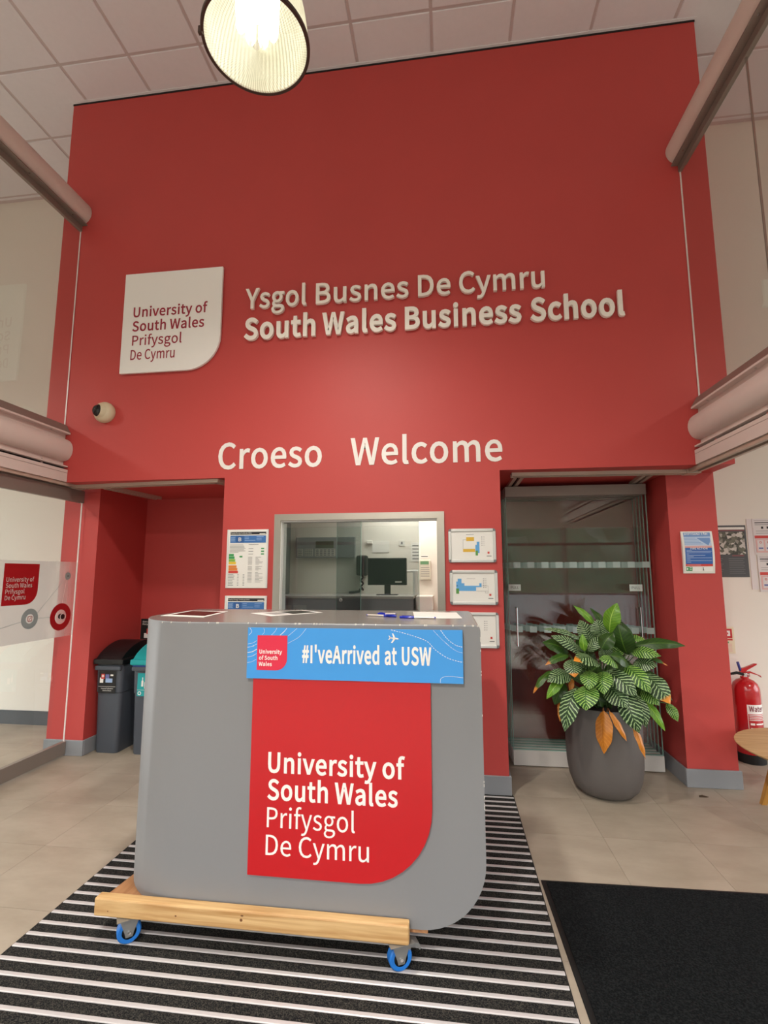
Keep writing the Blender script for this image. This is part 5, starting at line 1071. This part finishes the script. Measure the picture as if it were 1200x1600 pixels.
# ---------------------------------------------------------------- potted plant
LAMP = t
px, py = 1.0, 3.575
t = thing('potted_plant', (px, py, 0), 'bushy striped leaf plant with dry orange leaves in a tall grey pot', 'plant')
POT = mat('pot_grey', '5d5856', .6, var=.08, vscale=6, bump=.15, bscale=60)
mb = MB(); prof = [(0, .0), (.12, .0), (.165, .012), (.20, .045), (.222, .10), (.234, .18), (.238, .28), (.238, .40), (.236, .50), (.234, .552), (.229, .558), (.222, .552), (.220, .50), (0, .50)]
mb.lathe(prof, (px, py, 0), POT, 56); mb.build('pot', t, smooth=True, angle=50)
mb = MB(); mb.lathe([(.22, .512), (.1, .53), (0, .54)], (px, py, 0), mat('potting_soil', '1d1612', .95, bump=.8, bscale=80), 32); mb.build('soil', t)
def leafmat(name, dark, light, midrib, tipo=None, stripes=True):
    m = bpy.data.materials.new(name); m.use_nodes = True; nt = m.node_tree; b = nt.nodes['Principled BSDF']; b.inputs['Roughness'].default_value = .38
    uv = nt.nodes.new('ShaderNodeUVMap'); sp = nt.nodes.new('ShaderNodeSeparateXYZ'); nt.links.new(uv.outputs[0], sp.inputs[0])
    def mt(op, a, b_=None, c=None):
        nd = nt.nodes.new('ShaderNodeMath'); nd.operation = op
        for i, v in enumerate((a, b_, c)):
            if v is None: continue
            if isinstance(v, (int, float)): nd.inputs[i].default_value = v
            else: nt.links.new(v, nd.inputs[i])
        return nd.outputs[0]
    u = sp.outputs[0]; v = mt('ABSOLUTE', mt('SUBTRACT', sp.outputs[1], .5)); v2 = mt('MULTIPLY', v, 2)
    nz = nt.nodes.new('ShaderNodeTexNoise'); nz.inputs['Scale'].default_value = 6; nt.links.new(uv.outputs[0], nz.inputs['Vector'])
    ph = mt('ADD', mt('SUBTRACT', mt('MULTIPLY', u, 10.5), mt('MULTIPLY', mt('POWER', v2, .8), 1.9)), mt('MULTIPLY', nz.outputs[0], .8))
    sn = mt('SINE', mt('MULTIPLY', ph, 2*pi)); mr = nt.nodes.new('ShaderNodeMapRange'); mr.interpolation_type = 'SMOOTHSTEP'
    mr.inputs['From Min'].default_value = .25; mr.inputs['From Max'].default_value = .85; nt.links.new(sn, mr.inputs[0])
    mx = nt.nodes.new('ShaderNodeMix'); mx.data_type = 'RGBA'; mx.inputs[6].default_value = lin(dark); mx.inputs[7].default_value = lin(light)
    if stripes: nt.links.new(mr.outputs[0], mx.inputs[0])
    else: nt.links.new(mt('MULTIPLY', mr.outputs[0], .35), mx.inputs[0])
    rib = mt('LESS_THAN', v2, .045); m2 = nt.nodes.new('ShaderNodeMix'); m2.data_type = 'RGBA'; nt.links.new(rib, m2.inputs[0]); nt.links.new(mx.outputs[2], m2.inputs[6]); m2.inputs[7].default_value = lin(midrib)
    last = m2.outputs[2]
    if tipo:
        tm = nt.nodes.new('ShaderNodeMapRange'); tm.inputs['From Min'].default_value = .83; tm.inputs['From Max'].default_value = .90; nt.links.new(mt('ADD', u, mt('MULTIPLY', nz.outputs[0], .08)), tm.inputs[0])
        m3 = nt.nodes.new('ShaderNodeMix'); m3.data_type = 'RGBA'; nt.links.new(tm.outputs[0], m3.inputs[0]); nt.links.new(last, m3.inputs[6]); m3.inputs[7].default_value = lin(tipo); last = m3.outputs[2]
    nt.links.new(last, b.inputs['Base Color']); b.inputs['Specular IOR Level'].default_value = .4
    return m
LM = {'S': leafmat('striped_leaf', '1f3a1c', 'a3c08c', '2c4a22'), 'L': leafmat('striped_lime_leaf', '2f5a1e', 'a6cf6a', '3a6a22'),
      'O': leafmat('striped_leaf_browned', '213c1c', 'a3c08c', '2c4a22', 'd98a2c'), 'G': leafmat('dark_green_leaf', '2a4719', '42661f', '55782a', None, False),
      'Y': leafmat('lime_leaf', '5f9028', '8cb840', 'a9cf5a', None, False), 'P': leafmat('green_leaf_browned', '33551c', '4f7a26', '6a8a30', 'c8782a', False),
      'D': leafmat('dead_leaf', 'bd7423', 'd9933a', 'a8641c', None, False)}
STEM = mat('stem_green', '47622c', .6); STEMD = mat('stem_brown', '7a4a20', .7)
LEAVES = [(1.073,3.560,1.018,1.130,3.550,1.218,0.111,'Y'),(1.010,3.660,1.060,0.881,3.700,1.189,0.041,'Y'),(1.079,3.640,1.020,0.988,3.680,1.174,0.048,'G'),(0.957,3.620,0.950,0.907,3.660,1.092,0.102,'S'),(1.032,3.600,0.986,1.014,3.620,1.102,0.113,'S'),(1.101,3.600,1.009,1.162,3.640,1.122,0.090,'S'),(1.158,3.500,0.887,1.101,3.460,1.087,0.131,'G'),(1.205,3.560,0.910,1.166,3.580,1.088,0.065,'G'),(1.187,3.520,0.931,1.503,3.450,0.954,0.070,'G'),(1.219,3.620,0.971,1.354,3.680,0.949,0.060,'L'),(1.184,3.500,0.903,1.328,3.400,0.896,0.074,'L'),(1.254,3.550,0.866,1.410,3.520,0.818,0.028,'P'),(1.201,3.520,0.823,1.316,3.440,0.830,0.095,'S'),(1.117,3.420,0.829,1.208,3.280,0.696,0.103,'L'),(0.992,3.400,0.800,1.122,3.260,0.679,0.112,'S'),(1.247,3.480,0.771,1.347,3.360,0.614,0.124,'O'),(1.260,3.580,0.788,1.424,3.520,0.597,0.069,'G'),(0.981,3.380,0.710,1.066,3.280,0.602,0.127,'S'),(1.074,3.360,0.683,1.122,3.270,0.461,0.116,'S'),(1.171,3.440,0.648,1.198,3.360,0.469,0.083,'S'),(1.221,3.500,0.625,1.329,3.420,0.435,0.052,'Y'),(1.384,3.500,0.585,1.425,3.460,0.485,0.055,'L'),(1.219,3.460,0.674,1.289,3.380,0.598,0.089,'L'),(0.955,3.340,0.806,0.924,3.240,0.687,0.101,'L'),(0.876,3.340,0.809,0.837,3.240,0.711,0.096,'L'),(0.849,3.320,0.724,0.811,3.220,0.594,0.133,'L'),(0.790,3.360,0.695,0.690,3.270,0.454,0.107,'S'),(0.927,3.340,0.864,0.761,3.260,0.881,0.124,'O'),(0.774,3.380,0.869,0.770,3.300,0.772,0.098,'O'),(0.855,3.480,0.900,0.667,3.440,1.008,0.075,'S'),(0.874,3.560,0.973,0.630,3.540,1.041,0.035,'S'),(0.788,3.500,0.891,0.609,3.460,0.961,0.095,'G'),(0.778,3.460,0.881,0.614,3.400,0.824,0.047,'P'),(0.774,3.420,0.771,0.611,3.340,0.733,0.099,'S'),(0.677,3.460,0.782,0.532,3.400,0.647,0.042,'P'),(0.723,3.400,0.744,0.606,3.360,0.623,0.055,'Y'),(0.740,3.460,0.707,0.665,3.420,0.573,0.084,'G'),(0.714,3.440,0.615,0.691,3.400,0.474,0.038,'D'),(0.868,3.420,0.914,0.861,3.420,1.026,0.043,'Y'),(0.901,3.460,0.909,1.023,3.480,1.006,0.066,'S'),(0.976,3.420,0.932,1.056,3.420,1.034,0.096,'G'),(1.097,3.520,0.852,1.113,3.520,1.003,0.074,'L'),(1.126,3.400,0.843,1.004,3.340,0.904,0.090,'G'),(1.054,3.360,0.838,0.915,3.280,0.888,0.078,'L'),(1.024,3.460,0.866,0.993,3.460,0.941,0.080,'S'),(0.943,3.335,0.568,0.922,3.300,0.324,0.104,'D'),(0.977,3.330,0.565,1.059,3.300,0.401,0.037,'D'),(1.110,3.340,0.498,1.160,3.300,0.304,0.037,'D'),(0.787,3.440,0.737,0.768,3.420,0.653,0.034,'D'),(0.806,3.560,0.972,0.882,3.580,0.989,0.040,'S'),(0.966,3.600,0.942,0.840,3.560,0.914,0.105,'G'),(1.146,3.580,0.916,1.064,3.540,0.963,0.105,'G'),(1.260,3.620,0.881,1.131,3.600,0.913,0.095,'G'),(0.951,3.520,0.684,0.967,3.460,0.558,0.102,'G'),(1.261,3.540,0.708,1.198,3.500,0.575,0.115,'G'),(0.844,3.560,0.798,0.865,3.500,0.686,0.103,'G'),(1.060,3.520,0.831,1.116,3.460,0.741,0.114,'G'),(0.948,3.620,0.886,0.996,3.620,0.994,0.107,'G'),(1.317,3.600,0.770,1.212,3.550,0.829,0.093,'G'),(0.860,3.600,0.909,0.772,3.580,0.942,0.082,'G'),]
def leaf(i, bx, by, bz, ex, ey, ez, w_, kd):
    rnd = random.Random(i*7+1); b = Vector((bx, by, bz)); e = Vector((ex, ey, ez)); ax = e-b; L = ax.length; d = ax.normalized()
    view = (Vector((0, 0, CAM_H)) - b).normalized()
    nrm = view*.8 + Vector((0, 0, .55)) + Vector((rnd.uniform(-.25, .25), rnd.uniform(-.2, .2), rnd.uniform(-.1, .2)))
    nrm = (nrm - d*nrm.dot(d)).normalized(); sd = d.cross(nrm).normalized()
    # the blade keeps its true width although it is seen at a slant
    w2 = w_*.56; nu, nv = 14, 6; vs = []; uvs = []
    for a in range(nu+1):
        u = a/nu; c = b + ax*u + nrm*(sin(pi*u)*L*(.15 if kd != 'D' else .07)) 
        ww_ = w2*((sin(pi*u**.84)**.70)*(1 - .35*max(0, u-.72)/.28) if 0 < u < 1 else 0)*(1.0 if kd != 'D' else .9) + .0008
        for j in range(nv+1):
            v = j/nv*2-1; fold = abs(v)*ww_*(.28 if kd != 'D' else .5); wav = .0035*sin(u*17+i+v*2)*abs(v)
            vs.append(c + sd*v*ww_ + nrm*(-fold*.8 + wav + (.02*abs(v)*ww_ if j else 0))); uvs.append((u, (v+1)/2))
    fs = [(a*(nv+1)+j, (a+1)*(nv+1)+j, (a+1)*(nv+1)+j+1, a*(nv+1)+j+1) for a in range(nu) for j in range(nv)]
    mb = MB(); mb.add(vs, fs, LM[kd]); nl = len(fs)
    root = Vector((px+rnd.uniform(-.05, .05), py+rnd.uniform(-.05, .05), .53))
    if kd == 'D': root = Vector((px+(b.x-px)*.75, b.y+.08, .535))
    mid = root.lerp(b, .55) + Vector((0, 0, .05 if kd != 'D' else .045)) - nrm*.01
    pth = [root*(1-s_)**2 + mid*2*s_*(1-s_) + b*s_*s_ for s_ in [x/7 for x in range(8)]]
    mb.tube(pth, [.0045-.0003*x for x in range(8)], STEM if kd != 'D' else STEMD, 6)
    me = bpy.data.meshes.new('leaf'); o0 = Vector((px, py, 0)); me.from_pydata([tuple(Vector(v)-o0) for v in mb.v], [], mb.f)
    for m in mb.mats: me.materials.append(m)
    me.polygons.foreach_set('material_index', mb.m); me.polygons.foreach_set('use_smooth', [True]*len(me.polygons))
    ul = me.uv_layers.new(name='UVMap')
    for p in me.polygons:
        for li in p.loop_indices:
            vi = me.loops[li].vertex_index; ul.data[li].uv = uvs[vi] if vi < len(uvs) else (.5, .5)
    o = bpy.data.objects.new('leaf', me); COL.objects.link(o); o.parent = t
    if kd == 'D': o['label'] = 'dry orange dead leaf'
rl = random.Random(21)
for k in range(20):
    a = 2*pi*k/20 + rl.uniform(-.1, .1); r0, r1 = .05, rl.uniform(.15, .24); z0 = rl.uniform(.66, .84)
    LEAVES.append((px+r0*cos(a)+.03, 3.60+r0*.6*sin(a), z0, px+.03+r1*cos(a), 3.60+r1*.45*sin(a), z0+rl.uniform(-.09, .08), rl.uniform(.075, .10), 'GGS'[k % 3]))
for i, l in enumerate(LEAVES): leaf(i, *l)
def lamp_light(x, y, w):
    d = bpy.data.lights.new('pendant_light', 'SPOT'); d.energy = w; d.color = (1.0, .94, .86); d.spot_size = radians(176); d.spot_blend = 1.0; d.shadow_soft_size = .09
    o = bpy.data.objects.new('pendant_light', d); o.location = (x, y, lz-.03); COL.objects.link(o)
lamp_light(lx, ly, 225)
for x2, y2, w2_, lb in ((lx, -.9, 520, 'added unseen ribbed acrylic pendant lamp behind the viewpoint'), (lx, -3.3, 470, 'added unseen ribbed acrylic pendant lamp nearest the entrance front'),
                        (-4.9, 1.7, 260, 'added unseen ribbed acrylic pendant lamp beyond the left glass screen'), (3.5, 1.2, 170, 'added unseen ribbed acrylic pendant lamp beyond the right glass screen')):
    r2 = bpy.data.objects.new('pendant_lamp', None); r2.location = (x2, y2, HC); COL.objects.link(r2)  # extra lamps out of view, added to brighten the red and white walls
    tag(r2, lb, 'lamp')
    for ch in list(LAMP.children):
        c_ = ch.copy(); COL.objects.link(c_); c_.parent = r2
    lamp_light(x2, y2, w2_)
